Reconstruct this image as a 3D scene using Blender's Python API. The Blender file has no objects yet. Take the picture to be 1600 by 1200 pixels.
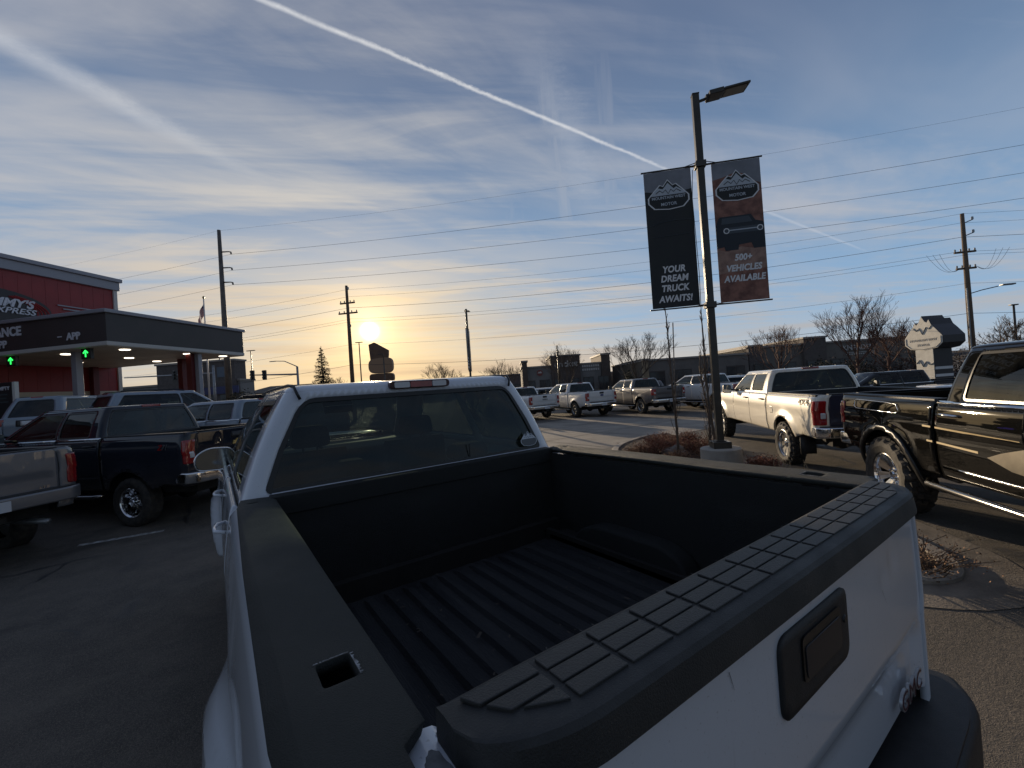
import bpy, bmesh, math, random
import numpy as np
from math import sin, cos, pi, radians, sqrt, atan2
from mathutils import Vector, Matrix, noise
from mathutils.geometry import delaunay_2d_cdt
random.seed(7)
S = bpy.context.scene
COL = S.collection

# ------------------------------------------------------------------ camera
cam_d = bpy.data.cameras.new('camera')
cam = bpy.data.objects.new('camera', cam_d)
COL.objects.link(cam)
cam_d.sensor_width = 36.0
cam_d.lens = 670.6 / 1600 * 36
cam_d.clip_start = 0.05
cam_d.clip_end = 5000
def set_camera():
    yaw, pitch, roll = 0.60889, 0.00884, -0.069
    fwd = Vector((sin(yaw)*cos(pitch), cos(yaw)*cos(pitch), sin(pitch)))
    right = Vector((cos(yaw), -sin(yaw), 0))
    up = right.cross(fwd)
    r = cos(roll)*right + sin(roll)*up
    u = -sin(roll)*right + cos(roll)*up
    m = Matrix((r, u, -fwd)).transposed().to_4x4()
    m.translation = Vector((0, 0, 1.9))
    cam.matrix_world = m
set_camera()
S.camera = cam

# ------------------------------------------------------------------ light
SUN_EL, SUN_AZ = radians(8.4), radians(17.0)
SUN = Vector((sin(SUN_AZ)*cos(SUN_EL), cos(SUN_AZ)*cos(SUN_EL), sin(SUN_EL)))
sun_d = bpy.data.lights.new('sun', 'SUN')
sun_d.energy = 5.0
sun_d.angle = radians(0.6)
sun_d.color = (1.0, 0.79, 0.54)
sun = bpy.data.objects.new('sun', sun_d)
COL.objects.link(sun)
sun.rotation_euler = SUN.to_track_quat('Z', 'Y').to_euler()

world = bpy.data.worlds.new('World')
S.world = world
world.use_nodes = True

class N:
    """small node-tree writer"""
    def __init__(s, nt):
        s.nt = nt
    def n(s, typ, **k):
        nd = s.nt.nodes.new(typ)
        ins = k.pop('ins', {})
        for a, b in k.items():
            setattr(nd, a, b)
        for a, b in ins.items():
            s.put(nd.inputs[a], b)
        return nd
    def put(s, sock, v):
        if isinstance(v, bpy.types.NodeSocket):
            s.nt.links.new(v, sock)
        elif isinstance(v, bpy.types.Node):
            s.nt.links.new(v.outputs[0], sock)
        else:
            if sock.type == 'RGBA' and hasattr(v, '__len__') and len(v) == 3:
                v = (*v, 1)
            sock.default_value = v
    def m(s, op, a, b=0.0, c=0.0, clamp=False):
        nd = s.nt.nodes.new('ShaderNodeMath'); nd.operation = op; nd.use_clamp = clamp
        s.put(nd.inputs[0], a); s.put(nd.inputs[1], b)
        if op in ('MULTIPLY_ADD', 'SMOOTH_MIN', 'COMPARE'): s.put(nd.inputs[2], c)
        return nd.outputs[0]
    def v(s, op, a, b=(0, 0, 0), sc=None):
        nd = s.nt.nodes.new('ShaderNodeVectorMath'); nd.operation = op
        s.put(nd.inputs[0], a); s.put(nd.inputs[1], b)
        if sc is not None: s.put(nd.inputs['Scale'], sc)
        return nd.outputs['Value'] if op in ('DOT_PRODUCT', 'LENGTH') else nd.outputs[0]
    def rng(s, v, a, b, c=0.0, d=1.0, smooth=True):
        nd = s.nt.nodes.new('ShaderNodeMapRange')
        if smooth: nd.interpolation_type = 'SMOOTHSTEP'
        for i, x in enumerate((v, a, b, c, d)): s.put(nd.inputs[i], x)
        return nd.outputs[0]
    def mix(s, f, a, b, mode='MIX'):
        nd = s.nt.nodes.new('ShaderNodeMix'); nd.data_type = 'RGBA'; nd.blend_type = mode
        s.put(nd.inputs[0], f); s.put(nd.inputs[6], a); s.put(nd.inputs[7], b)
        return nd.outputs[2]
    def noise(s, vec, scale, detail=5, rough=.55, dist=0.0):
        nd = s.nt.nodes.new('ShaderNodeTexNoise')
        s.put(nd.inputs['Vector'], vec)
        for k, x in (('Scale', scale), ('Detail', detail), ('Roughness', rough), ('Distortion', dist)):
            s.put(nd.inputs[k], x)
        return nd.outputs[0]
    def vec(s, x, y, z):
        nd = s.nt.nodes.new('ShaderNodeCombineXYZ')
        for i, q in enumerate((x, y, z)): s.put(nd.inputs[i], q)
        return nd.outputs[0]

def build_world():
    nt = world.node_tree
    nt.nodes.clear()
    w = N(nt)
    D = w.n('ShaderNodeTexCoord').outputs['Generated']
    sep = w.n('ShaderNodeSeparateXYZ', ins={0: D})
    X, Y, Z = sep.outputs[0], sep.outputs[1], sep.outputs[2]
    sky = w.n('ShaderNodeTexSky', sky_type='NISHITA', sun_disc=False)
    sky.sun_elevation = SUN_EL
    sky.sun_rotation = SUN_AZ
    sky.altitude = 800
    sky.air_density = 1.0
    sky.dust_density = 0.6
    sky.ozone_density = 1.5
    base = w.v('SCALE', sky.outputs[0], sc=0.125)
    zc = w.m('MAXIMUM', Z, 0.0)
    zz = w.m('ADD', zc, 0.035)
    px = w.m('DIVIDE', X, zz)
    py = w.m('DIVIDE', Y, zz)
    # angle to the sun
    dt = w.m('MAXIMUM', w.v('DOT_PRODUCT', D, tuple(SUN)), 0.0)
    near = w.m('POWER', dt, 7.0)
    # cirrus sheets: stretched noise on a plane high above
    P = w.vec(w.m('MULTIPLY', px, 0.55), w.m('MULTIPLY', py, 0.75), 0.0)
    R = w.n('ShaderNodeVectorRotate', rotation_type='Z_AXIS', ins={'Vector': P, 'Angle': radians(33)}).outputs[0]
    R1 = w.v('MULTIPLY', R, (0.45, 1.6, 1))
    c1 = w.noise(R1, 1.0, 7, .54, 1.3)
    R2 = w.v('MULTIPLY', R, (0.8, 3.6, 1))
    c2 = w.noise(R2, 1.1, 7, .56, 1.6)
    R3 = w.v('MULTIPLY', P, (0.8, 1.1, 1))
    c3 = w.noise(R3, .9, 5, .5, .4)
    R4 = w.v('MULTIPLY', w.n('ShaderNodeVectorRotate', rotation_type='Z_AXIS', ins={'Vector': P, 'Angle': radians(-24)}).outputs[0], (1.1, 3.4, 1))
    c4 = w.noise(R4, 1.3, 6, .58, 1.4)
    cc = w.m('ADD', w.m('MULTIPLY', c1, .52), w.m('ADD', w.m('MULTIPLY', c2, .26), w.m('ADD', w.m('MULTIPLY', c3, .26), w.m('MULTIPLY', c4, .11))))
    cov = w.rng(cc, 0.48, 0.72)
    low = w.rng(Z, 0.0, 0.22)
    # flat stratus bars low over the horizon
    el = w.vec(w.m('MULTIPLY', w.m('ARCTAN2', X, Y), 1.2), w.m('MULTIPLY', Z, 26.0), 3.3)
    bars = w.rng(w.noise(el, 1.15, 6, .6, .35), .46, .68)
    lowband = w.m('MULTIPLY', w.rng(Z, .30, .03), w.m('MULTIPLY', bars, .75))
    coverage = w.m('MULTIPLY', cov, w.m('ADD', .50, w.m('MULTIPLY', low, .38)))
    azn = w.m('ARCTAN2', X, Y)
    fan = w.rng(w.noise(w.vec(w.m('MULTIPLY', azn, 13.0), w.m('MULTIPLY', Z, 1.3), 5.0), 1.0, 5, .6, .3), .46, .70)
    fan = w.m('MULTIPLY', fan, w.m('MULTIPLY', w.m('MULTIPLY', w.rng(azn, .42, .66), w.rng(azn, 1.05, .80)), w.m('MULTIPLY', w.rng(Z, .25, .42), w.rng(Z, .80, .52))))
    veil = w.m('MULTIPLY', w.rng(w.noise(w.v('MULTIPLY', P, (1.0, 1.6, 1)), 1.2, 4, .5, .5), .35, .7), .30)
    coverage = w.m('MAXIMUM', coverage, veil)
    coverage = w.m('MAXIMUM', coverage, w.m('MULTIPLY', fan, .42))
    # colours
    hi = w.mix(w.rng(Z, .70, .22), (0.27, 0.305, 0.40), (0.45, 0.49, 0.58))
    hi = w.mix(near, hi, (0.74, 0.69, 0.60))
    sideg = w.rng(Z, .02, .5)
    lowc = w.mix(w.m('POWER', dt, 8.0), (0.46, 0.46, 0.47), (0.98, 0.70, 0.36))
    cloud = w.mix(sideg, lowc, hi)
    # clear sky: physical sky pulled towards the photo's deeper blue overhead
    grad = w.mix(w.rng(Z, 0.0, .70), (0.28, 0.46, 0.70), (0.105, 0.155, 0.275))
    clear = w.mix(.85, base, grad)
    warm = w.m('MULTIPLY', w.m('POWER', dt, 16.0), w.rng(Z, .42, .02))
    clear = w.mix(w.m('MULTIPLY', warm, .85), clear, (0.95, 0.70, 0.34))
    hz = w.m('MULTIPLY', w.rng(Z, .14, 0.0), w.m('POWER', dt, 2.0))
    clear = w.mix(w.m('MULTIPLY', hz, .8), clear, (0.93, 0.66, 0.36))
    col = w.mix(coverage, clear, cloud)
    barc = w.mix(w.m('POWER', dt, 5.0), (0.44, 0.45, 0.47), (0.66, 0.47, 0.30))
    col = w.mix(lowband, col, barc)
    col = w.v('SCALE', col, sc=w.rng(w.v('DOT_PRODUCT', D, tuple(SUN)), -.9, .35, .55, 1.0))
    # condensation trails drifting on the same high plane (true, unsoftened plane coordinates)
    zt = w.m('MAXIMUM', Z, 0.05)
    tx = w.m('DIVIDE', X, zt); ty = w.m('DIVIDE', Y, zt)
    T = w.vec(tx, ty, 0.0)
    jit = w.m('SUBTRACT', w.noise(T, 3.0, 6, .72), .5)
    jit2 = w.m('MULTIPLY', w.m('SUBTRACT', w.noise(T, 26.0, 6, .75), .5), w.rng(w.noise(T, 2.0, 2, .5), .35, .65))
    def trail(x0, y0, x1, y1, wid, soft, amp, j, lo, hi_):
        dx, dy = x1-x0, y1-y0; L = sqrt(dx*dx+dy*dy); dx /= L; dy /= L
        rx = w.m('SUBTRACT', tx, x0); ry = w.m('SUBTRACT', ty, y0)
        along = w.m('ADD', w.m('MULTIPLY', rx, dx), w.m('MULTIPLY', ry, dy))
        perp = w.m('SUBTRACT', w.m('MULTIPLY', ry, dx), w.m('MULTIPLY', rx, dy))
        perp = w.m('ABSOLUTE', w.m('ADD', perp, w.m('ADD', w.m('MULTIPLY', jit, j), w.m('MULTIPLY', jit2, j*1.1))))
        m_ = w.rng(perp, wid*soft, wid)      # 1 inside
        m_ = w.rng(perp, wid, wid*soft)
        e = w.m('MULTIPLY', w.rng(along, lo, lo+.5), w.rng(along, hi_, hi_-.9))
        tex = w.m('ADD', .25, w.m('MULTIPLY', w.noise(T, 13.0, 5, .75), 1.4))
        return w.m('MULTIPLY', w.m('MULTIPLY', w.m('MULTIPLY', m_, e), amp), tex, clamp=True)
    t1 = trail(0.151, 1.179, 1.83, 1.222, .0150, .0, .80, .026, -1.5, 2.2)
    t1b = trail(1.83, 1.240, 4.96, 1.288, .02, .1, .30, .012, .3, 3.3)
    t2 = trail(-0.406, 1.636, 0.179, 2.114, .085, .0, .36, .05, -1.6, 1.0)
    t3 = trail(0.749, 0.893, 1.675, 1.575, .10, .0, .13, .20, -.1, 1.6)
    white = w.mix(near, (0.60, 0.64, 0.72), (0.9, 0.85, 0.76))
    for t in (t2, t3, t1b, t1):
        col = w.mix(t, col, white)
    # the sun and the light it throws through the thin cloud
    g1 = w.v('SCALE', (1.0, 0.92, 0.72), sc=w.m('MULTIPLY', w.m('POWER', dt, 20000.0), 20.0))
    g2 = w.v('SCALE', (1.0, 0.72, 0.30), sc=w.m('MULTIPLY', w.m('POWER', dt, 2200.0), .8))
    g3 = w.v('SCALE', (1.0, 0.66, 0.26), sc=w.m('ADD', w.m('MULTIPLY', w.m('POWER', dt, 320.0), .42), w.m('MULTIPLY', w.m('POWER', dt, 50.0), .17)))
    col = w.v('ADD', w.v('ADD', w.v('ADD', col, g1), g2), g3)
    bg = w.n('ShaderNodeBackground', ins={0: col, 1: 1.0})
    out = w.n('ShaderNodeOutputWorld')
    nt.links.new(bg.outputs[0], out.inputs[0])
build_world()
S.view_settings.view_transform = 'Standard'
S.view_settings.look = 'None'
S.view_settings.exposure = 0.0
S.view_settings.gamma = 1.0
S.view_settings.use_curve_mapping = False

# ------------------------------------------------------------------ materials
_M = {}
def mat(name, col, rough=.5, metal=0., coat=0., noise_amt=.0, noise_scale=20., bump=0., bump_scale=None,
        col2=None, emit=0., spec=None, trans=0., flake=0., detail=5, stretch=None, rvar=0.):
    if name in _M: return _M[name]
    m = bpy.data.materials.new(name); m.use_nodes = True
    w = N(m.node_tree); b = m.node_tree.nodes['Principled BSDF']
    b.inputs['Base Color'].default_value = (*col, 1)
    b.inputs['Roughness'].default_value = rough
    b.inputs['Metallic'].default_value = metal
    b.inputs['Coat Weight'].default_value = coat
    b.inputs['Coat Roughness'].default_value = .04
    if spec is not None: b.inputs['Specular IOR Level'].default_value = spec
    co = w.n('ShaderNodeTexCoord').outputs['Object']
    if stretch: co = w.v('MULTIPLY', co, stretch)
    if noise_amt or col2:
        f = w.rng(w.noise(co, noise_scale, detail, .6), .32, .68)
        c2 = col2 if col2 else tuple(c*(1-noise_amt) for c in col)
        w.put(b.inputs['Base Color'], w.mix(f, col, c2))
        if rvar: w.put(b.inputs['Roughness'], w.m('ADD', rough, w.m('MULTIPLY', f, rvar)))
    if bump:
        nz = w.noise(co, bump_scale or noise_scale, 4, .6)
        bp = w.n('ShaderNodeBump', ins={'Strength': bump, 'Distance': .02, 'Height': nz})
        w.put(b.inputs['Normal'], bp.outputs[0])
    if emit:
        b.inputs['Emission Color'].default_value = (*col, 1); b.inputs['Emission Strength'].default_value = emit
    _M[name] = m
    return m

def paint(name, col, dust=.25, metal=0., dustc=(.16, .13, .10), rough=.32, streak=False):
    """car paint: clear coat over base, road dust that thickens low on the body"""
    if name in _M: return _M[name]
    m = bpy.data.materials.new(name); m.use_nodes = True
    w = N(m.node_tree); b = m.node_tree.nodes['Principled BSDF']
    b.inputs['Roughness'].default_value = rough; b.inputs['Metallic'].default_value = metal
    b.inputs['Coat Weight'].default_value = 1.0; b.inputs['Coat Roughness'].default_value = .03
    if max(col) < .1: b.inputs['Specular IOR Level'].default_value = 0.0
    co = w.n('ShaderNodeTexCoord').outputs['Object']
    z = w.n('ShaderNodeSeparateXYZ', ins={0: co}).outputs[2]
    low = w.rng(z, 1.25, .45)
    nz = w.rng(w.noise(co, 1.6, 7, .60), .2, .95)
    f = w.m('MULTIPLY', w.m('MULTIPLY', w.m('ADD', low, .12), w.m('ADD', nz, .25)), dust, clamp=True)
    w.put(b.inputs['Base Color'], w.mix(f, col, dustc))
    w.put(b.inputs['Coat Roughness'], w.m('ADD', .02, w.m('MULTIPLY', f, .25)))
    if streak:
        st = w.rng(w.noise(w.v('MULTIPLY', co, (26, 26, 1.6)), 1.0, 5, .7), .54, .74)
        sp = w.rng(w.noise(co, 170.0, 2, .5), .66, .74)
        patch = w.rng(w.noise(co, 1.7, 5, .6), .45, .7)
        dirt = w.m('ADD', w.m('MULTIPLY', w.m('MULTIPLY', st, patch), .30), w.m('MULTIPLY', sp, .35), clamp=True)
        f = w.m('ADD', f, dirt, clamp=True)
        w.put(b.inputs['Base Color'], w.mix(f, col, (.17, .15, .13)))
        w.put(b.inputs['Coat Roughness'], w.m('ADD', .03, w.m('MULTIPLY', w.m('ADD', f, w.m('MULTIPLY', patch, .25)), .5)))
    bp = w.n('ShaderNodeBump', ins={'Strength': .03, 'Distance': .01, 'Height': w.noise(co, 2.2, 2, .5)})
    w.put(b.inputs['Coat Normal'], bp.outputs[0])
    _M[name] = m
    return m

def glass(name, tint, trans=.3, rough=.0):
    if name in _M: return _M[name]
    m = bpy.data.materials.new(name); m.use_nodes = True
    nt = m.node_tree; nt.nodes.clear(); w = N(nt)
    tr = w.n('ShaderNodeBsdfTransparent', ins={0: tuple(t*trans for t in tint)})
    gl = w.n('ShaderNodeBsdfGlossy', ins={0: (.9, .95, .97), 'Roughness': rough+.02})
    fr = w.n('ShaderNodeFresnel', ins={0: 1.52})
    co = w.n('ShaderNodeTexCoord').outputs['Object']
    film = w.rng(w.noise(co, 4.0, 5, .6), .3, .8)
    df = w.n('ShaderNodeBsdfDiffuse', ins={0: (.35, .35, .33)})
    a = w.n('ShaderNodeMixShader', ins={0: w.m('MULTIPLY', film, .045), 1: tr.outputs[0], 2: df.outputs[0]})
    mx = w.n('ShaderNodeMixShader', ins={0: w.m('MULTIPLY', fr.outputs[0], .9), 1: a.outputs[0], 2: gl.outputs[0]})
    o = w.n('ShaderNodeOutputMaterial'); nt.links.new(mx.outputs[0], o.inputs[0])
    _M[name] = m
    return m

def emis(name, col, st):
    if name in _M: return _M[name]
    m = bpy.data.materials.new(name); m.use_nodes = True
    b = m.node_tree.nodes['Principled BSDF']
    b.inputs['Base Color'].default_value = (*col, 1)
    b.inputs['Emission Color'].default_value = (*col, 1); b.inputs['Emission Strength'].default_value = st
    _M[name] = m
    return m

W_HERO = paint('white_paint', (.63, .655, .70), .16, streak=True)
W_LOT = paint('white_paint_dusty', (.74, .74, .73), .45)
TYRE = mat('tyre_rubber', (.022, .021, .020), .8, noise_amt=.3, noise_scale=14, col2=(.055, .048, .04), bump=.3)
RIM = mat('alloy_rim', (.62, .62, .62), .22, 1.0, noise_amt=.4, noise_scale=9)
RIMD = mat('dark_alloy_rim', (.30, .30, .31), .3, 1.0)
CHROME = mat('chrome', (.80, .80, .80), .09, 1.0)
BLK = mat('black_plastic', (.022, .022, .023), .55, noise_amt=.3, noise_scale=30, bump=.15, bump_scale=300)
TRIM = mat('black_trim', (.012, .012, .012), .35)
UNDER = mat('underbody_grime', (.018, .016, .014), .9, noise_amt=.4, noise_scale=6)
REDL = mat('red_lens', (.34, .010, .013), .12, coat=1.0, noise_amt=.4, noise_scale=30)
CLRL = mat('clear_lens', (.55, .55, .56), .12, coat=1.0)
ORL = mat('amber_lens', (.7, .25, .03), .15, coat=1.0)
SEAT = mat('seat_cloth', (.045, .04, .038), .9, noise_amt=.3, noise_scale=60)
GL_T = glass('tinted_glass', (.80, .95, .88), .20)
GL_H = glass('rear_window_glass', (.74, .92, .84), .36)
GL_F = glass('front_glass', (.88, 1, .95), .72)
CONC = mat('concrete', (.36, .34, .30), .85, noise_scale=2.2, col2=(.25, .235, .21), bump=.25, bump_scale=60, detail=8)
WOOD = mat('pole_wood', (.17, .12, .08), .9, noise_scale=4, col2=(.10, .075, .055), stretch=(6, 6, .5), bump=.3)
STEEL = mat('weathered_steel', (.16, .145, .13), .6, .3, noise_scale=2, col2=(.11, .095, .085))
BRONZE = mat('bronze_pole_paint', (.055, .048, .038), .38, .0, noise_amt=.3, noise_scale=5)
GALV = mat('galvanised_steel', (.33, .34, .35), .45, .7, noise_scale=5, col2=(.24, .25, .26))
WIREM = mat('wire', (.03, .03, .03), .6)
BARK = mat('bark', (.13, .095, .07), .9, noise_scale=12, col2=(.08, .06, .045))
BARKR = mat('reddish_twigs', (.15, .075, .055), .9, noise_scale=9, col2=(.09, .06, .045))

# ------------------------------------------------------------------ mesh helpers
def link(o, parent=None):
    COL.objects.link(o)
    if parent is not None: o.parent = parent
    return o
def mesh_obj(name, verts, faces, m, parent=None, smooth=False, mats=None, fm=None, bevel=0, solid=0, loc=None):
    me = bpy.data.meshes.new(name)
    me.from_pydata([tuple(v) for v in verts], [], faces)
    if mats:
        for x in mats: me.materials.append(x)
        if fm: me.polygons.foreach_set('material_index', fm)
    elif m: me.materials.append(m)
    if smooth: me.polygons.foreach_set('use_smooth', [True]*len(me.polygons))
    me.update()
    o = bpy.data.objects.new(name, me)
    link(o, parent)
    if loc: o.location = loc
    if solid:
        md = o.modifiers.new('thickness', 'SOLIDIFY'); md.thickness = solid; md.offset = -1
    if bevel:
        md = o.modifiers.new('edges', 'BEVEL'); md.width = bevel; md.segments = 2; md.limit_method = 'ANGLE'; md.angle_limit = radians(40)
        if not smooth:
            me.polygons.foreach_set('use_smooth', [True]*len(me.polygons))
            md2 = o.modifiers.new('normals', 'WEIGHTED_NORMAL')
    return o
class MB:
    def __init__(s): s.v = []; s.f = []
    def add(s, vs, fs):
        b = len(s.v); s.v += [tuple(v) for v in vs]; s.f += [tuple(i+b for i in f) for f in fs]
    def box(s, x0, x1, y0, y1, z0, z1, M=None):
        vs = [(x, y, z) for z in (z0, z1) for y in (y0, y1) for x in (x0, x1)]
        if M is not None: vs = [M @ Vector(v) for v in vs]
        s.add(vs, [(0, 2, 3, 1), (4, 5, 7, 6), (0, 1, 5, 4), (2, 6, 7, 3), (0, 4, 6, 2), (1, 3, 7, 5)])
        return s
    def tube(s, pts, rad, n=8, cap=True):
        pts = [Vector(p) for p in pts]
        rs = rad if hasattr(rad, '__len__') else [rad]*len(pts)
        rings = []
        up = Vector((0, 0, 1))
        t0 = (pts[1]-pts[0]).normalized()
        if abs(t0.dot(up)) > .9: up = Vector((1, 0, 0))
        a = t0.cross(up).normalized(); 
        for i, p in enumerate(pts):
            t = (pts[min(i+1, len(pts)-1)]-pts[max(i-1, 0)]).normalized()
            a = (a - t*a.dot(t)).normalized(); b = t.cross(a)
            rings.append([p + (a*cos(2*pi*k/n)+b*sin(2*pi*k/n))*rs[i] for k in range(n)])
        vs = [q for r in rings for q in r]; fs = []
        for i in range(len(pts)-1):
            for k in range(n):
                fs.append((i*n+k, i*n+(k+1) % n, (i+1)*n+(k+1) % n, (i+1)*n+k))
        if cap:
            fs.append(tuple(range(n))[::-1]); fs.append(tuple((len(pts)-1)*n+k for k in range(n)))
        s.add(vs, fs); return s
    def lathe(s, prof, n=32, axis='z', origin=(0, 0, 0)):
        """prof: (r, h) pairs"""
        vs = []
        for r, h in prof:
            for k in range(n):
                a = 2*pi*k/n
                if axis == 'z': p = (r*cos(a), r*sin(a), h)
                elif axis == 'x': p = (h, r*cos(a), r*sin(a))
                else: p = (r*cos(a), h, r*sin(a))
                vs.append((p[0]+origin[0], p[1]+origin[1], p[2]+origin[2]))
        fs = []
        for i in range(len(prof)-1):
            for k in range(n):
                fs.append((i*n+k, i*n+(k+1) % n, (i+1)*n+(k+1) % n, (i+1)*n+k))
        s.add(vs, fs); return s
    def prism(s, poly, h0, h1, axis='z'):
        """extrude a 2d polygon; axis z: (x,y); axis y: poly in (x,z); axis x: poly in (y,z)"""
        n = len(poly)
        def P(a, b, h): return (a, b, h) if axis == 'z' else ((a, h, b) if axis == 'y' else (h, a, b))
        vs = [P(a, b, h0) for a, b in poly]+[P(a, b, h1) for a, b in poly]
        fs = [tuple(range(n)), tuple(range(2*n-1, n-1, -1))]+[(i, n+i, n+(i+1) % n, (i+1) % n) for i in range(n)]
        s.add(vs, fs); return s
    def build(s, name, m, parent=None, fix=True, **k):
        o = mesh_obj(name, s.v, s.f, m, parent, **k)
        if fix:
            bm = bmesh.new(); bm.from_mesh(o.data); bmesh.ops.recalc_face_normals(bm, faces=bm.faces); bm.to_mesh(o.data); bm.free()
        return o
def rz(az): return -radians(az)
def thing(name, label, cat, loc=(0, 0, 0), az=0, group=None):
    o = bpy.data.objects.new(name, None); COL.objects.link(o)
    o.empty_display_size = .3
    o.location = loc; o.rotation_euler = (0, 0, rz(az))
    o['label'] = label; o['category'] = cat
    if group: o['group'] = group
    return o
def tag(o, label=None, cat=None, group=None, kind=None):
    if label: o['label'] = label
    if cat: o['category'] = cat
    if group: o['group'] = group
    if kind: o['kind'] = kind
    return o
def copy_tree(o, parent=None, label=None):
    c = o.copy(); COL.objects.link(c)
    c.parent = parent
    for ch in [x for x in bpy.data.objects if x.parent == o]:
        copy_tree(ch, c)
    if label: c['label'] = label
    return c
def roundpoly(pts, r, n=5):
    out = []; N_ = len(pts)
    for i in range(N_):
        p = Vector(pts[i]); a = Vector(pts[i-1]); b = Vector(pts[(i+1) % N_])
        rr = r[i] if hasattr(r, '__len__') else r
        u = (a-p); v = (b-p); rr = min(rr, u.length*.48, v.length*.48)
        if rr < 1e-4: out.append(tuple(p)); continue
        p0 = p+u.normalized()*rr; p1 = p+v.normalized()*rr
        for k in range(n+1):
            t = k/n
            out.append(tuple((1-t)**2*p0+2*t*(1-t)*p+t*t*p1))
    return out
def pip(px, py, poly):
    ins = np.zeros(len(px), bool); n = len(poly); j = n-1
    for i in range(n):
        xi, yi = poly[i]; xj, yj = poly[j]
        if yi != yj:
            c = ((yi > py) != (yj > py)) & (px < (xj-xi)*(py-yi)/(yj-yi)+xi)
            ins ^= c
        j = i
    return ins
def densify(poly, sp):
    out = []
    for i in range(len(poly)):
        a = Vector(poly[i]); b = Vector(poly[(i+1) % len(poly)])
        n = max(1, int((b-a).length/sp))
        for k in range(n): out.append(tuple(a+(b-a)*k/n))
    return out
def panel(name, outline, holes, sp, mapf, m, parent, out, solid=0.0, smooth=True, sv=None):
    sv = sv or sp
    loops = [densify(outline, min(sp, sv))]+[densify(h, min(sp, sv)) for h in holes]
    vs = []; es = []
    for L in loops:
        b = len(vs); vs += [Vector(p) for p in L]; es += [(b+i, b+(i+1) % len(L)) for i in range(len(L))]
    xs = [p[0] for p in loops[0]]; ys = [p[1] for p in loops[0]]
    gx, gy = np.meshgrid(np.arange(min(xs)+sp*.53, max(xs), sp), np.arange(min(ys)+sv*.47, max(ys), sv))
    gx = gx.ravel(); gy = gy.ravel()
    ok = pip(gx, gy, loops[0])
    for h in loops[1:]: ok &= ~pip(gx, gy, h)
    bx = np.array([v[0] for v in vs]); by = np.array([v[1] for v in vs])
    gx = gx[ok]; gy = gy[ok]
    if len(gx):
        d = np.min((gx[:, None]-bx[None])**2+(gy[:, None]-by[None])**2, axis=1)
        k = d > (.35*min(sp, sv))**2
        gx = gx[k]; gy = gy[k]
    vs += [Vector((a, b)) for a, b in zip(gx, gy)]
    r = delaunay_2d_cdt(vs, es, [], 0, 1e-6)
    V, F = r[0], r[2]
    cx = np.array([(V[f[0]][0]+V[f[1]][0]+V[f[2]][0])/3 for f in F]); cy = np.array([(V[f[0]][1]+V[f[1]][1]+V[f[2]][1])/3 for f in F])
    ok = pip(cx, cy, loops[0])
    for h in loops[1:]: ok &= ~pip(cx, cy, h)
    F = [f for f, q in zip(F, ok) if q]
    P = [Vector(mapf(v[0], v[1])) for v in V]
    # orientation
    s = 0; O = Vector(out)
    for f in F[::7]:
        s += (P[f[1]]-P[f[0]]).cross(P[f[2]]-P[f[0]]).dot(O)
    if s < 0: F = [tuple(reversed(f)) for f in F]
    used = sorted({i for f in F for i in f}); mp = {a: b for b, a in enumerate(used)}
    return mesh_obj(name, [P[i] for i in used], [tuple(mp[i] for i in f) for f in F], m, parent, smooth=smooth, solid=solid)
def text(name, body, size, m, parent, loc, rot=(pi/2, 0, 0), ext=.004, bold=.0, shear=0., align='CENTER', sx=1.0, spacing=1.0, line=1.0, fixlabel=None):
    cu = bpy.data.curves.new(name, 'FONT'); cu.body = body; cu.size = size; cu.extrude = ext
    cu.offset = bold; cu.shear = shear; cu.align_x = align; cu.align_y = 'CENTER'; cu.space_character = spacing; cu.space_line = line
    cu.resolution_u = 3
    t = bpy.data.objects.new('tmp', cu); COL.objects.link(t)
    bpy.context.view_layer.update()
    me = bpy.data.meshes.new_from_object(t.evaluated_get(bpy.context.evaluated_depsgraph_get()))
    COL.objects.unlink(t); bpy.data.objects.remove(t)
    me.name = name; me.materials.clear(); me.materials.append(m)
    o = bpy.data.objects.new(name, me); link(o, parent)
    o.location = loc; o.rotation_euler = rot; o.scale = (sx, 1, 1)
    return o
def gh(x, y):
    """ground height: the lot climbs to the street on the left, dips at the far right"""
    def ss(t): t = max(0., min(1., t)); return t*t*(3-2*t)
    h = .95*ss((y-8.5)/9.5)*ss((9.5-x)/7.5)
    h -= .35*ss((x-12)/6)*ss((9.5-y)/5)
    return h

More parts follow.
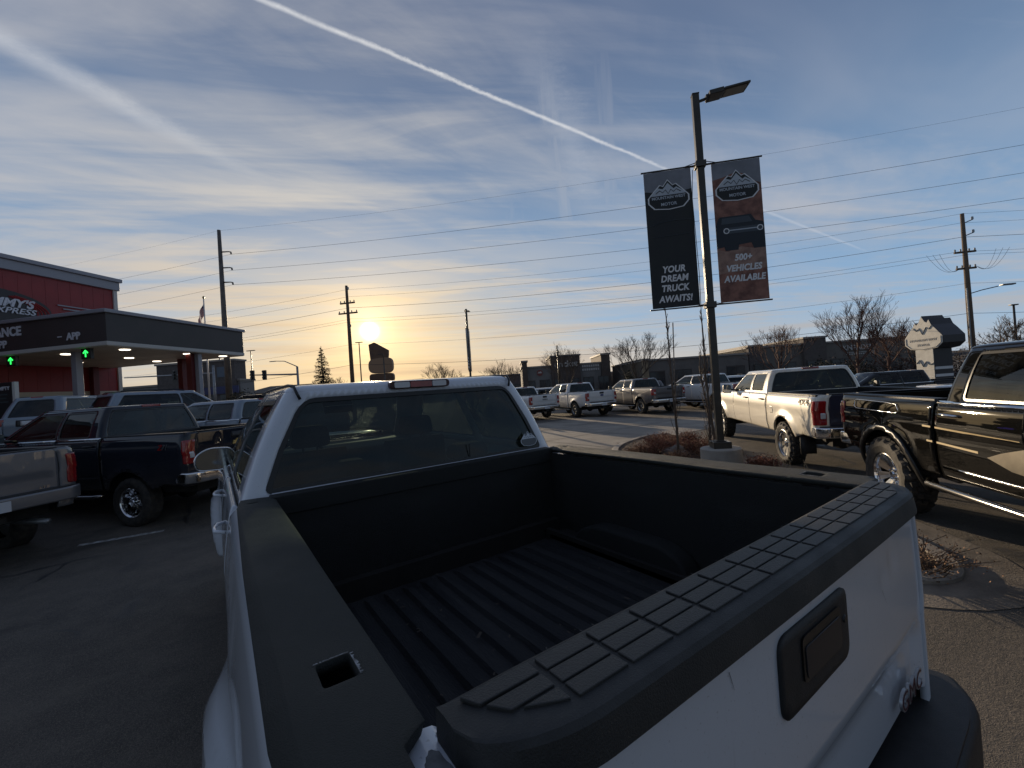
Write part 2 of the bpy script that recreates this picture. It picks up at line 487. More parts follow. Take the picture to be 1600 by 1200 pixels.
# ------------------------------------------------------------------ ground
def ground():
    def axis(a, b, fine0, fine1, st, far):
        pts = list(np.arange(fine0, fine1+1e-6, st))
        x = fine1; s = st
        while x < b: s *= 1.35; x += s; pts.append(x)
        x = fine0; s = st
        while x > a: s *= 1.35; x -= s; pts.insert(0, x)
        return pts
    X = axis(-900, 1500, -16, 26, .7, 0); Y = axis(-300, 1500, -6, 30, .7, 0)
    vs = [(x, y, gh(x, y)-.004) for y in Y for x in X]; n = len(X)
    fs = [(j*n+i, j*n+i+1, (j+1)*n+i+1, (j+1)*n+i) for j in range(len(Y)-1) for i in range(n-1)]
    m = bpy.data.materials.new('asphalt'); m.use_nodes = True
    w = N(m.node_tree); b = m.node_tree.nodes['Principled BSDF']
    co = w.n('ShaderNodeTexCoord').outputs['Object']
    big = w.rng(w.noise(co, .35, 6, .6, .6), .35, .68)
    sm = w.rng(w.noise(co, 3.1, 5, .65), .35, .7)
    grit = w.noise(co, 160.0, 2, .7)
    wet = w.rng(w.noise(w.v('MULTIPLY', co, (1, .6, 1)), .9, 5, .6, .8), .60, .70)
    c = w.mix(big, (.098, .084, .068), (.054, .049, .042))
    c = w.mix(w.m('MULTIPLY', sm, .45), c, (.155, .130, .105))
    c = w.mix(w.m('MULTIPLY', w.rng(grit, .48, .70), .65), c, (.27, .225, .18))
    c = w.mix(w.m('MULTIPLY', w.rng(grit, .48, .30), .5), c, (.03, .028, .026))
    c = w.mix(w.m('MULTIPLY', wet, .6), c, (.028, .026, .024))
    stain = w.rng(w.noise(w.v('ADD', co, (31., 7., 0.)), .8, 3, .5, .4), .62, .72)
    c = w.mix(w.m('MULTIPLY', stain, .55), c, (.026, .024, .022))
    dust = w.rng(w.noise(w.v('MULTIPLY', co, (.5, 1.6, 1)), 1.0, 6, .7, .5), .52, .75)
    c = w.mix(w.m('MULTIPLY', dust, .35), c, (.20, .17, .135))
    # crack sealant lines
    vor = w.n('ShaderNodeTexVoronoi', feature='DISTANCE_TO_EDGE', ins={'Vector': w.v('ADD', co, w.v('SCALE', w.n('ShaderNodeTexNoise', ins={'Vector': co, 'Scale': 1.3}).outputs[1], sc=.9)), 'Scale': .19})
    crack = w.m('MULTIPLY', w.rng(vor.outputs[0], .008, .002), w.rng(w.noise(co, .7, 3, .6), .45, .6))
    c = w.mix(w.m('MULTIPLY', crack, .85), c, (.02, .02, .02))
    w.put(b.inputs['Base Color'], c)
    w.put(b.inputs['Roughness'], w.m('SUBTRACT', .88, w.m('MULTIPLY', w.m('MAXIMUM', wet, crack), .38)))
    hgt = w.m('ADD', w.m('MULTIPLY', grit, 1.0), w.m('MULTIPLY', w.noise(co, 30, 3, .6), 1.2))
    w.put(b.inputs['Normal'], w.n('ShaderNodeBump', ins={'Strength': .75, 'Distance': .012, 'Height': hgt}).outputs[0])
    o = mesh_obj('ground', vs, fs, m, smooth=True); tag(o, kind='structure')
ground()
def sheet(name, poly, m, lift, sp=.5, kind='structure', thick=None):
    """a flat patch following the ground, optionally with a raised thickness"""
    o = panel(name, poly, [], sp, lambda x, y: (x, y, gh(x, y)+lift), m, None, (0, 0, 1), solid=thick or 0, smooth=False)
    return tag(o, kind=kind)
E1 = Vector((.712, -.702, 0)); E2 = Vector((.702, .712, 0))
ISL = [(8.0, 7.0), (8.6, 8.0), (9.8, 8.8), (11.8, 9.3), (12.5, 8.8), (11.6, 7.4), (9.0, 4.95), (8.2, 3.95), (7.4, 2.9), (6.2, 1.55), (5.6, .95), (5.0, .85), (4.55, 1.5), (5.3, 3.4), (6.8, 5.6)]
def setting():
    mulch = mat('bark_mulch', (.10, .065, .045), .95, noise_scale=26, col2=(.035, .025, .02), bump=1.0, bump_scale=40, detail=8)
    isl = roundpoly(ISL, .7, 4)
    c = Vector((sum(p[0] for p in isl)/len(isl), sum(p[1] for p in isl)/len(isl)))
    def inset(poly, d):
        out = []
        for i in range(len(poly)):
            a = Vector(poly[i-1]); p = Vector(poly[i]); b = Vector(poly[(i+1) % len(poly)])
            t = (b-a).normalized(); n = Vector((-t.y, t.x)); out.append(tuple(p+n*d))
        return out
    ar = sum(isl[i-1][0]*isl[i][1]-isl[i][0]*isl[i-1][1] for i in range(len(isl)))
    sgn = 1 if ar > 0 else -1
    inn = inset(isl, .17*sgn); outr = inset(isl, -.42*sgn)
    # kerb ring
    n = len(isl); vs = []; fs = []
    kc = mat('kerb_concrete', (.34, .30, .25), .85, noise_scale=5, col2=(.22, .19, .16), bump=.3, bump_scale=70)
    for k, (x, y) in enumerate(isl):
        xi, yi = inn[k]; g = gh(x, y)
        vs += [(x, y, g-.02), (x, y, g+.03), (x*.85+xi*.15, y*.85+yi*.15, g+.045), (xi, yi, g+.045), (xi, yi, g-.02)]
    for k in range(n):
        j = (k+1) % n
        for q in range(4): fs.append((k*5+q, j*5+q, j*5+q+1, k*5+q+1))
    tag(mesh_obj('kerb', vs, fs, kc, bevel=0), kind='structure')
    sheet('planting_soil', inn, mulch, .02, .25)
    # gutter pan of lighter concrete round the island, in slabs
    gut = panel('gutter_pan', outr, [isl], .4, lambda x, y: (x, y, gh(x, y)+.001), mat('gutter_concrete', (.23, .195, .155), .85, noise_scale=2.5, col2=(.12, .10, .08), bump=.4, bump_scale=50, detail=9), None, (0, 0, 1), smooth=False); tag(gut, kind='structure')
    # concrete slabs by the island tip and lit apron behind
    slabs = [[(3.6, .9), (4.9, -.4), (6.2, -1.9), (5.2, -2.9), (3.9, -1.6), (2.6, -.3)],]
    apr = mat('concrete_apron', (.30, .26, .21), .8, noise_scale=.8, col2=(.19, .165, .135), bump=.25, bump_scale=50, detail=8)
    a0 = Vector((4.0, 8.5, 0))
    for i in range(5):
        for j in range(3):
            p = a0+E1*0+Vector((i*2.6, j*2.9, 0)); g = .02
            sheet('apron_slab', [(p.x+g, p.y+g), (p.x+2.6-g, p.y+g), (p.x+2.6-g, p.y+2.9-g), (p.x+g, p.y+2.9-g)], apr, .004, .9)
    # painted bay lines on the left
    ln = mat('bay_paint', (.55, .55, .53), .7, noise_scale=12, col2=(.14, .13, .12), detail=8)
    def strip(p, q, wd, name='bay_line', m_=ln):
        a = Vector(p); b = Vector(q); d = (b-a).normalized(); nn = Vector((-d.y, d.x))*wd/2
        sheet(name, [tuple(a-nn), tuple(b-nn), tuple(b+nn), tuple(a+nn)], m_, .004, .5)
    strip((-1.75, 9.0), (-.75, 8.9), .10)
    strip((-4.6, 12.2), (-3.2, 10.5), .10)
    # street beyond the lot, with its kerb
    rd = mat('street_asphalt', (.07, .066, .062), .85, noise_scale=.7, col2=(.05, .047, .045))
    sheet('street', [tuple((E2*38-E1*60).xy), tuple((E2*38+E1*80).xy), tuple((E2*52+E1*80).xy), tuple((E2*52-E1*60).xy)], rd, .004, 2.5)
setting()

# ------------------------------------------------------------------ vehicles
_wc = {}
def wheel(parent, x, y, R, rr, wd, rimm, spokes=6, lugs=False, side=1, style='twin'):
    """tyre (part 'wheel') with its rim as a sub-part; centre at (x,y,R); side=+1 right"""
    key = (R, rr, wd, rimm.name, spokes, lugs, style)
    if key not in _wc:
        n = 72; b = MB(); h = wd/2
        prof = [(rr*.98, -h*.80), (rr+.01, -h*.93), (rr+(R-rr)*.45, -h*1.04), (R-.045, -h*1.0), (R-.018, -h*.88), (R, -h*.72), (R, 0), (R, h*.72), (R-.018, h*.88), (R-.045, h*1.0), (rr+(R-rr)*.45, h*1.04), (rr+.01, h*.93), (rr*.98, h*.80)]
        b.lathe(prof, n, 'x')
        for i, (r_, hh_) in enumerate(prof):
            if 3 <= i <= 9:
                for k in range(n):
                    lo = (k//2 + (1 if i > 6 else 0)) % 2
                    cut = (.030 if lugs else .007) if lo else 0
                    if i in (3, 9): cut *= .6
                    v = Vector(b.v[i*n+k]); f = (r_-cut)/r_
                    b.v[i*n+k] = (v.x, v.y*f, v.z*f)
        # blocks
        if lugs:
            for k in range(30):
                for q in (-.62, -.2, .2, .62):
                    a = 2*pi*(k+(.5 if abs(q) < .5 else 0))/30
                    M = Matrix.Rotation(a, 4, 'X')@Matrix.Translation((q*h, 0, R-.004))@Matrix.Rotation(.25*(1 if q > 0 else -1), 4, 'Z')
                    b.box(-h*.17, h*.17, -.030, .030, -.02, .012, M)
        t = b.build('wheel', TYRE, smooth=False)
        r = MB()
        r.lathe([(rr*1.0, -h*.8), (rr*1.0, h*.80), (rr*1.015, h*.86), (rr*.97, h*.88), (rr*.93, h*.78), (rr*.90, h*.45), (rr*.88, -h*.5), (.02, -h*.55)], 40, 'x')
        depth = .30 if style == 'deep' else .52
        r.lathe([(.001, h*depth+.035), (.035, h*depth+.035), (.045, h*depth+.02), (.085, h*depth+.01), (.10, h*depth-.03), (.10, -h*.3)], 20, 'x')
        for k in range(spokes):
            a = 2*pi*k/spokes
            for da in ((-.13, .13) if style in ('twin', 'deep') else (0,)):
                M = Matrix.Rotation(a+da, 4, 'X')
                w0 = .019 if style in ('twin', 'deep') else .042
                z0, z1 = .07, rr*.95
                xo0, xo1 = h*depth, h*.66
                vs = []
                for z, xo, ww in ((z0, xo0, w0), (z1, xo1, w0*1.5)):
                    vs += [M@Vector((xo, -ww, z)), M@Vector((xo, ww, z)), M@Vector((xo-.035, ww*1.3, z)), M@Vector((xo-.035, -ww*1.3, z))]
                r.add(vs, [(0, 1, 5, 4), (1, 2, 6, 5), (2, 3, 7, 6), (3, 0, 4, 7), (0, 3, 2, 1), (4, 5, 6, 7)])
        for k in range(8):
            a = 2*pi*k/8
            M = Matrix.Rotation(a, 4, 'X')@Matrix.Translation((h*depth+.012, 0, .068))
            r.box(0, .016, -.009, .009, -.009, .009, M)
        rim = r.build('rim', rimm, t, smooth=False)
        _wc[key] = (t, rim)
        tt = t
    else:
        t0, r0 = _wc[key]
        tt = t0.copy(); COL.objects.link(tt); rim = r0.copy(); COL.objects.link(rim); rim.parent = tt
    tt.parent = parent; tt.location = (x, y, R); tt.rotation_euler = (random.random()*0+.3*x, 0, 0) if side > 0 else (.2, 0, pi)
    return tt

def pickup(root, pm, L=5.85, hw=1.0, zr=1.44, zb=1.42, zt=1.90, z0=.52, Lb=1.95, ya=1.25, wb=3.85, R=.41, rr=.25, tw=.27,
           cab=2.25, doors=2, rake=.80, lean=.10, sp=.12, rimm=None, style='twin', spokes=6, lugs=False,
           tail='tall', trimb='chrome', bed=True, gate_mat=None, roof_side=.72, wb_half=(.80, .62), win=(.02, .90),
           handle=BLK, glass_m=None, mould=None, flare=.03, flare_m=None, hitch=True, arch=.09, interior=True,
           molding=True, gate_crease=.02, lines=True, bumper=True, nose=True, third=True, rearlean=None, tgt=None, mirrors=True, liner=BLK, wcrown=.03,gcrown=.02, bumper_col=None, bdepth=1.0, tailm=None, lampx=.82, tumb=None, rc=.07, lamp_u=None, flare_w=.075):
    glass_m = glass_m or GL_T; rimm = rimm or RIM
    yf = ya+wb; yc0 = Lb+.05; yc1 = yc0+cab+.55          # windshield base
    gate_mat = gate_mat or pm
    Ra = R+arch; zc = R+.02
    def X(y, z):
        t = (z-z0)/(zr-z0)
        x = hw-.05*max(0, t-.45)**2/.3-.04*max(0, .35-t)**2/.12
        x += .008*math.tanh((z-(z0+.62*(zr-z0)))/.012)
        if z > zr-.045: x -= .035*((z-(zr-.045))/.045)**2
        for ay in (ya, yf):
            d = sqrt((y-ay)**2+(z-zc)**2)
            x += flare*math.exp(-((d-Ra-.01)/flare_w)**2)
        if y > yf+.1: x -= .20*((y-yf-.1)/(L-yf))**2
        if not bed and y < .8: x -= .06*((.8-y)/.8)**2
        return x
    def Sm(side, off=0.0):
        def f(u, z):
            if u >= rc:
                return (side*(X(u, z)+off), u, z)
            x = X(rc, z)
            if u > rc-rc*pi/2:
                ph = (rc-u)/rc
                return (side*(x-rc+(rc+off)*cos(ph)), rc-(rc+off)*sin(ph), z)
            e = (rc-rc*pi/2)-u
            return (side*(x-rc-e), -off, z)
        return f
    uR = rc-rc*pi/2
    def arc(ay, a0, a1, n=14):
        return [(ay+Ra*cos(a0+(a1-a0)*k/n), zc+Ra*sin(a0+(a1-a0)*k/n)) for k in range(n+1)]
    aa = -math.asin(min(.99, (zc-z0)/Ra)) if zc > z0 else math.asin((z0-zc)/Ra)
    aa = math.asin((z0-zc)/Ra)
    gap = .004
    dsp = [yc0, yc0+cab*.46, yc0+cab] if doors == 2 else [yc0, yc0+cab]
    if not bed:
        dsp = [ya+Ra+.03, ya+Ra+.80, ya+Ra+1.72]
        cab = dsp[-1]-yc0; yc1 = dsp[-1]+.55
    def ztop(y):
        return zb - (.13*((y-yc1)/(L-yc1))**1.5 if y > yc1 else 0)
    names = []
    for side in (1, -1):
        O = (side, 0, 0)
        gate_x = .78 if bed else .70
        xr_ = X(rc, 1.0)
        ue = uR-max(0.0, xr_-rc-gate_x)
        endb = Lb if bed else dsp[0]-gap
        top = zr if bed else zb
        pts = [(ue, .66 if bed else .45), (ue, top), (endb, top), (endb, z0)] + arc(ya, aa, pi-aa)+[(max(ya-Ra-.25, .1), z0+.08), (.1, .66 if bed else .45)]
        panel('bed_side' if bed else 'quarter_panel', pts, [], sp, Sm(side), pm, root, O, solid=.02)
        for i in range(len(dsp)-1):
            a, b = dsp[i]+gap, dsp[i+1]-gap
            zlo = z0
            pts = [(a, zlo), (a, zb), (b, zb), (b, zlo)]
            d = panel('door', pts, [], sp, Sm(side), pm, root, O, solid=.02)
            hb = MB(); hy = a+.10
            zz = zb-.13
            x0 = X(hy, zz)
            hb.tube([(side*(x0+.002), hy, zz), (side*(x0+.04), hy+.03, zz+.004), (side*(x0+.045), hy+.10, zz+.004), (side*(x0+.035), hy+.19, zz), (side*(x0-.005), hy+.22, zz)], ([.014, .016, .016, .016, .012] if not lamp_u or not bdepth < 1 else [.008, .009, .009, .009, .008]), 8)
            hb.build('handle', handle, d, smooth=True)
        a = dsp[-1]+gap
        pts = [(a, z0), (a, ztop(a))]+[(y, ztop(y)) for y in np.linspace(yc1, L-.16, 5)]+[(L-.12, .62), (yf+Ra+.18, z0+.04)]+arc(yf, aa, pi-aa)
        panel('front_fender', pts, [], sp, Sm(side), pm, root, O, solid=.02)
        if flare_m:
            for ay in (ya, yf):
                ring = [(ay+(Ra-.01)*cos(q), zc+(Ra-.01)*sin(q)) for q in np.linspace(-.15, pi+.15, 18)]
                ring += [(ay+(Ra+.055)*cos(q), zc+(Ra+.055)*sin(q)) for q in np.linspace(pi+.15, -.15, 18)]
                panel('fender_flare', ring, [], sp, Sm(side, .03), flare_m, root, O, solid=.03)
        if molding:
            mo = mould or CHROME
            for i in range(len(dsp)-1):
                a, b = dsp[i]+gap, dsp[i+1]-gap
                panel('belt_moulding', [(a, zb-.012), (a, zb+.012), (b, zb+.012), (b, zb-.012)], [], .3, Sm(side, .006), mo, root, O, solid=.012)
        if style == 'deep' or molding:
            y0_, y1_ = ya+Ra+.12, yf-Ra-.10
            b = MB(); b.tube([(side*(hw-.06), y0_, z0-.09), (side*(hw+.03), y0_+.12, z0-.10), (side*(hw+.03), y1_-.12, z0-.10), (side*(hw-.06), y1_, z0-.09)], .034, 10)
            b.build('running_board', mat('dark_chrome', (.30, .29, .28), .2, 1.0) if trimb == 'chrome' else BLK, root, smooth=True)
        # lamps
        if bed:
            if tail == 'tall': z_0, z_1, u1 = zr-.52, zr-.10, .10
            elif tail == 'wide': z_0, z_1, u1 = zr-.50, zr-.12, .06
            else: z_0, z_1, u1 = zr-.42, zr-.10, .16
            u0 = uR-.10
            if lamp_u: u0, u1 = lamp_u
            lp = roundpoly([(u0, z_0), (u0, z_1), (u1, z_1), (u1-.02, z_0)], .03, 3)
        else:
            z_0, z_1 = zb-.32, zb-.03
            lp = roundpoly([(uR-.16, z_0+.10), (uR-.12, z_1), (.28, z_1-.02), (.16, z_0)], .04, 3)
        tl = panel('tail_light', lp, [], .03, Sm(side, .012), tailm or REDL, root, (side, -1, 0), solid=.03)
        if bed and not lamp_u:
            zz = (z_0+z_1)/2-.05
            panel('reverse_lens', roundpoly([(uR-.085, zz-.05), (uR-.085, zz+.05), (uR-.005, zz+.05), (uR-.005, zz-.05)], .015, 2), [], .03, Sm(side, .016), CLRL, tl, (side, -1, 0), solid=.01)
        # headlight
        hl = roundpoly([(L-.50, zb-.36), (L-.44, zb-.17), (L-.16, zb-.19), (L-.16, zb-.42)], .04, 3)
        panel('headlight', hl, [], .1, Sm(side, .01), CLRL, root, (side, 0, 0), solid=.02)
        for ay in (ya, yf):
            wheel(root, side*(hw-tw/2-.01+(.05 if lugs else 0)), ay, R, rr, tw, rimm, spokes, lugs, side, style)
        if mirrors:
            b = MB(); my = yc0+cab*.94; zz = zb+.02
            b.tube([(side*(hw-.10), my, zz), (side*(hw+.10), my-.02, zz+.03)], [.03, .025], 8)
            mi = b.build('side_mirror', TRIM, root, smooth=True)
            b = MB(); sec = roundpoly([(side*(hw+.07), zz-.08), (side*(hw+.07), zz+.16), (side*(hw+.27), zz+.18), (side*(hw+.28), zz-.05)], .05, 4)
            b.prism(sec, my-.05, my+.05, 'y'); b.build('mirror_housing', TRIM if handle != pm else pm, mi, bevel=.02)
            sec2 = [(x*.92+side*(hw+.17)*.08, z*.92+(zz+.05)*.08) for x, z in sec]
            b = MB(); b.prism(sec2, my-.056, my-.048, 'y'); b.build('mirror_glass', mat('mirror', (.35, .36, .38), .05, 1.0), mi)
    # rear centre
    if bed:
        def G(off=0.0):
            def f(x, z):
                t = (z-(zr-.56))/.56
                y = gcrown*(x/.78)**2-off
                y += gate_crease*(.5-.5*math.tanh((z-(zr-.36)-.02)/.015))*(1 if abs(x) < .72 else 0)
                return (x, y-.012, z)
            return f
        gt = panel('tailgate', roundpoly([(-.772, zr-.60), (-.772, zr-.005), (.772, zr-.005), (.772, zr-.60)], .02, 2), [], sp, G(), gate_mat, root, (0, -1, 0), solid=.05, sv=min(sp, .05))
        hz_ = zr-.12
        panel('handle_bezel', roundpoly([(-.13, hz_-.05), (-.13, hz_+.05), (.13, hz_+.05), (.13, hz_-.05)], .02, 3), [], .06, G(.012), handle, gt, (0, -1, 0), solid=.02)
        b = MB(); b.box(-.765, .765, -.005, .075, zr-.004, zr+.012); b.build('tailgate_cap', BLK, gt, bevel=.006)
        # tub
        b = MB(); xi = hw-.20; fl = zr-.53
        b.add([(-xi, .09, fl), (xi, .09, fl), (xi, Lb-.06, fl), (-xi, Lb-.06, fl)], [(0, 1, 2, 3)])
        for s_ in (-1, 1):
            b.box(min(s_*xi, s_*(hw-.055)), max(s_*xi, s_*(hw-.055)), .03, Lb-.01, zr-.03, zr+.008)
            b.box(min(s_*xi, s_*(xi+.02)), max(s_*xi, s_*(xi+.02)), .05, Lb-.03, fl-.01, zr-.03)
            b.box(min(s_*(xi-.22), s_*xi), max(s_*(xi-.22), s_*xi), ya-.42, ya+.42, fl, fl+.22)
        b.box(-xi, xi, Lb-.06, Lb-.02, fl, zr-.01)
        b.build('bed_liner', liner, root, bevel=.008)
    else:
        wz1 = .95
        def GR(off=0.0):
            def f(x, z):
                return (x, .03*(x/.7)**2-.012-off-.04*math.exp(-((z-.85)/.2)**2), z)
            return f
        gt = panel('tailgate', roundpoly([(-.695, .50), (-.695, zb+.0), (.695, zb+.0), (.695, .50)], .03, 2), [], sp, GR(), pm, root, (0, -1, 0), solid=.04)
        panel('number_plate', [(-.16, .82), (-.16, .97), (.16, .97), (.16, .82)], [], .1, GR(.012), CLRL, gt, (0, -1, 0), solid=.01)
        panel('plate_recess', [(-.30, .79), (-.30, 1.0), (.30, 1.0), (.30, .79)], [], .1, GR(.004), TRIM, gt, (0, -1, 0), solid=.01)
    if bumper:
        b = MB(); bz0, bz1 = (.60, .78) if bed else (.38, .62)
        bz0 += z0-.52; bz1 += z0-.52
        sec = roundpoly([(-hw+.02, .24), (-hw-.01, -.02), (-hw+.12, -.16), (0, -.21), (hw-.12, -.16), (hw+.01, -.02), (hw-.02, .24)], [0, .05, .12, .3, .12, .05, 0], 4)
        sec = [(x, y*bdepth if y < 0 else y) for x, y in sec]
        b.prism(sec, bz0, bz1); bm_ = bumper_col or (CHROME if bed else pm)
        bp = b.build('rear_bumper', bm_, root, bevel=.025)
        if bed:
            b = MB(); b.prism([(x*.93, y*.88-.0) for x, y in sec], bz1-.004, bz1+.010); b.build('bumper_step', BLK, bp)
            b = MB(); b.box(-.17, .17, -.215, -.20, bz0+.01, bz0+.14); b.build('number_plate', mat('plate_paper', (.55, .56, .58), .5), bp)
            if hitch:
                b = MB(); b.box(-.04, .04, -.14, .2, bz0-.12, bz0-.03).box(-.22, .22, .0, .08, bz0-.16, bz0-.08); b.build('tow_hitch', TRIM, bp)
    # front
    if nose:
        def FR(off=0.0):
            return lambda x, z: (x, L-.09+off-.16*(x/hw)**2-.03*((z-.9)/.4)**2, z)
        xn = hw-.10
        fa = panel('front_fascia', roundpoly([(-xn, .45), (-xn, zb-.14), (xn, zb-.14), (xn, .45)], .06, 3), [], .15, FR(), pm, root, (0, 1, 0), solid=.05)
        panel('grille', roundpoly([(-xn*.72, .78), (-xn*.72, zb-.17), (xn*.72, zb-.17), (xn*.72, .78)], .05, 3), [], .15, FR(.02), TRIM, fa, (0, 1, 0), solid=.02)
        b = MB(); b.prism([(-hw+.06, L-.35), (-hw+.10, L-.12), (0, L+.06), (hw-.10, L-.12), (hw-.06, L-.35)], .48+z0-.52, .70+z0-.52); b.build('front_bumper', CHROME if bed else pm, root, bevel=.02)
        vs = []; fs = []; ny, nx = 10, 12
        for j in range(ny+1):
            y = yc1-.15+(L-.14-(yc1-.15))*j/ny
            for i in range(nx+1):
                q = -1+2*i/nx; xx = q*(X(min(y, L-.14), zb-.2)-.035)
                z = ztop(y)-.008+.075*(1-q*q)*(1-.4*(j/ny)**3)+.02*math.exp(-((abs(q)-.55)/.12)**2) - (.03*(j/ny)**6)
                vs.append((xx, y - .14*q*q*(j/ny), z))
        for j in range(ny):
            for i in range(nx): fs.append((j*(nx+1)+i, j*(nx+1)+i+1, (j+1)*(nx+1)+i+1, (j+1)*(nx+1)+i))
        mesh_obj('hood', vs, fs, pm, root, smooth=True)
    # ---- greenhouse
    g0 = hw-.075; tmb = tumb if tumb is not None else (g0-roof_side)
    zs = zt-.045
    rl = lean if rearlean is None else rearlean
    rcr, rcf = .09, .16
    tf = lambda z: (z-zb)/(zs-zb)
    gx = lambda z: g0-tmb*tf(z)-.02*math.sin(pi*min(1, max(0, tf(z))))*-1
    yr_ = lambda z: yc0+rl*tf(z)
    yw = lambda z: yc1-rake*tf(z)
    w_r = g0-tmb*.5-rcr; c_r = rcr*pi/2; Ls = cab+.3; c_f = rcf*pi/2; w_f = g0-tmb*.5-rcf
    A1 = w_r; A2 = A1+c_r; A3 = A2+Ls; A4 = A3+c_f; A5 = A4+w_f
    def GH(off=0.0):
        def f(A, z):
            s_ = 1 if A >= 0 else -1; a = abs(A); g = gx(z); y0_ = yr_(z); y1_ = yw(z)
            cr = wcrown
            if a <= A1:
                q = a/A1; x = q*(g-rcr); y = y0_+cr*q*q-off
            elif a <= A2:
                ph = (a-A1)/rcr; x = g-rcr+(rcr+off)*sin(ph); y = y0_+cr*(1-(a-A1)/c_r)+rcr-(rcr+off)*cos(ph)
            elif a <= A3:
                q = (a-A2)/Ls; x = g+off; y = y0_+rcr+q*(y1_-rcf-.12-y0_-rcr)
                x -= .03*max(0, q-.5)**2*4
            elif a <= A4:
                ph = (a-A3)/rcf; x = g-.03-rcf+(rcf+off)*cos(ph); y = y1_-.12-rcf+(rcf+off)*sin(ph)
            else:
                q = (A5-a)/w_f; x = q*(g-.03-rcf); y = y1_-.12*q*q+off
            return (s_*x, y, z)
        return f
    def aside(y, z):
        return A2+Ls*((y-(yr_(z)+rcr))/((yw(z)-rcf-.12)-(yr_(z)+rcr)))
    zl, zh = zb-.02, zs
    zw0, zw1 = zb+win[0]+.01, zb+(zs-zb)*win[1]
    # windows
    holes = []
    def rearx(x, z): return x/(gx(z)-rcr)*w_r
    wl, wh = wb_half
    rw = roundpoly([(rearx(-wl, zw0), zw0), (rearx(-wh, zw1), zw1), (rearx(wh, zw1), zw1), (rearx(wl, zw0), zw0)], [.025, .06, .06, .025], 4)
    def lim(A): return A
    holes.append(('rear_window', rw, (0, -1, 0), glass_m))
    pillars = [yc0+.30 if bed else yc0+.25]+[p for p in dsp[1:-1]]
    ya_ = pillars[0]
    yend = lambda z: yw(z)-rcf-.12+.0
    for s_ in (1, -1):
        seq = []
        ys = [ya_]+dsp[1:-1]+[None]
        for i in range(len(ys)-1):
            a = ys[i]+(.05 if i else 0)
            b_ = ys[i+1]-.03 if ys[i+1] else None
            if b_:
                lowb = b_
                pts = [(a, zw0), (a+.03, zw1), (b_, zw1), (b_, zw0)]
            else:
                pts = [(a, zw0), (a, zw1), (min(yend(zw1), 99)-.06, zw1), (yend(zw0)-.05, zw0)]
            if not bed and i == 0:
                pts = [(a, zw0+.03), (a+.28, zw1), (b_, zw1), (b_, zw0)]
            P_ = [(s_*aside(y, z), z) for y, z in pts]
            holes.append(('side_window', roundpoly(P_, .045, 3), (s_, 0, 0), glass_m if i == 0 and doors == 2 else GL_F))
            if not bed and i == 0 and False: pass
    ws = [(-A5+.001, 0)]
    # windscreen: split hole handled as panel spanning the seam, built apart
    outl = [(-A4-.03, zl), (-A4-.03, zh), (A4+.03, zh), (A4+.03, zl)]
    hs = [h[1] for h in holes]
    panel('cab_shell', outl, hs, sp*.8, GH(), pm, root, (0, 0, 1), solid=0, sv=.06)
    fix_out = [x for x in bpy.data.objects if x.parent == root and x.name.startswith('cab_shell')][-1]
    me = fix_out.data
    # orient faces outwards (away from the cab axis)
    bm = bmesh.new(); bm.from_mesh(me)
    cc = Vector((0, (yc0+yc1)/2, zb))
    bad = [f for f in bm.faces if f.normal.dot(f.calc_center_median()-cc) < 0]
    bmesh.ops.reverse_faces(bm, faces=bad); bm.to_mesh(me); bm.free()
    md = fix_out.modifiers.new('thickness', 'SOLIDIFY'); md.thickness = .02; md.offset = -1
    for nm, h, o_, gm in holes:
        panel(nm, h, [], .12, GH(-.006), gm, root, o_, sv=.12)
        cx = sum(p[0] for p in h)/len(h); cy = sum(p[1] for p in h)/len(h)
        def grow(e): 
            out = []
            for i in range(len(h)):
                a = Vector(h[i-1]); b__ = Vector(h[(i+1) % len(h)]); t = (b__-a).normalized(); nn = Vector((-t.y, t.x))
                if nn.dot(Vector(h[i])-Vector((cx, cy))) < 0: nn = -nn
                q = Vector(h[i])+nn*e; out.append((q.x, min(max(q.y, zl+.002), zh-.002)))
            return out
        panel('window_seal', grow(.012), [grow(-.012)], .12, GH(.003), TRIM, root, o_)
    zf1 = zs-.03
    def WS(off=0.):
        def f(q, z):
            a = A5-abs(q); s_ = 1 if q >= 0 else -1
            p = GH(off)(a, z); return (s_*abs(p[0]), p[1], p[2])
        return f
    panel('windscreen', [(-(w_f+.03), zb), (-(w_f+.03), zf1), (w_f+.03, zf1), (w_f+.03, zb)], [], .12, WS(-.004), GL_F, root, (0, 1, .5))
    panel('windscreen_header', [(-(w_f+.03), zf1), (-(w_f+.03), zh), (w_f+.03, zh), (w_f+.03, zf1)], [], .12, WS(0), pm, root, (0, 1, .5))
    # roof
    rings = []
    base = []
    for A in np.concatenate([np.linspace(0, A1, 6)[:-1], np.linspace(A1, A2, 6)[:-1], np.linspace(A2, A3, 12)[:-1], np.linspace(A3, A4, 5)[:-1], np.linspace(A4, A5, 5)]):
        base.append(GH()(A, zs))
    half = [Vector(p) for p in base]
    loop = half+[Vector((-p.x, p.y, p.z)) for p in reversed(half[1:-1])]
    yc_ = (half[0].y+half[-1].y)/2
    nL = len(loop); vs = []; fs = []
    hR = zt-zs
    for t in (0, .18, .4, .65, 1):
        ins = .085*(1-cos(t*pi/2)); zz = zs+hR*.8*sin(t*pi/2)
        for p in loop:
            d = Vector((p.x, p.y-yc_, 0)); l = d.length
            qx = p.x*(1-ins/max(abs(g0-tmb), .3)); qy = yc_+(p.y-yc_)*(1-ins/((half[-1].y-half[0].y)/2))
            vs.append((qx, qy, zz))
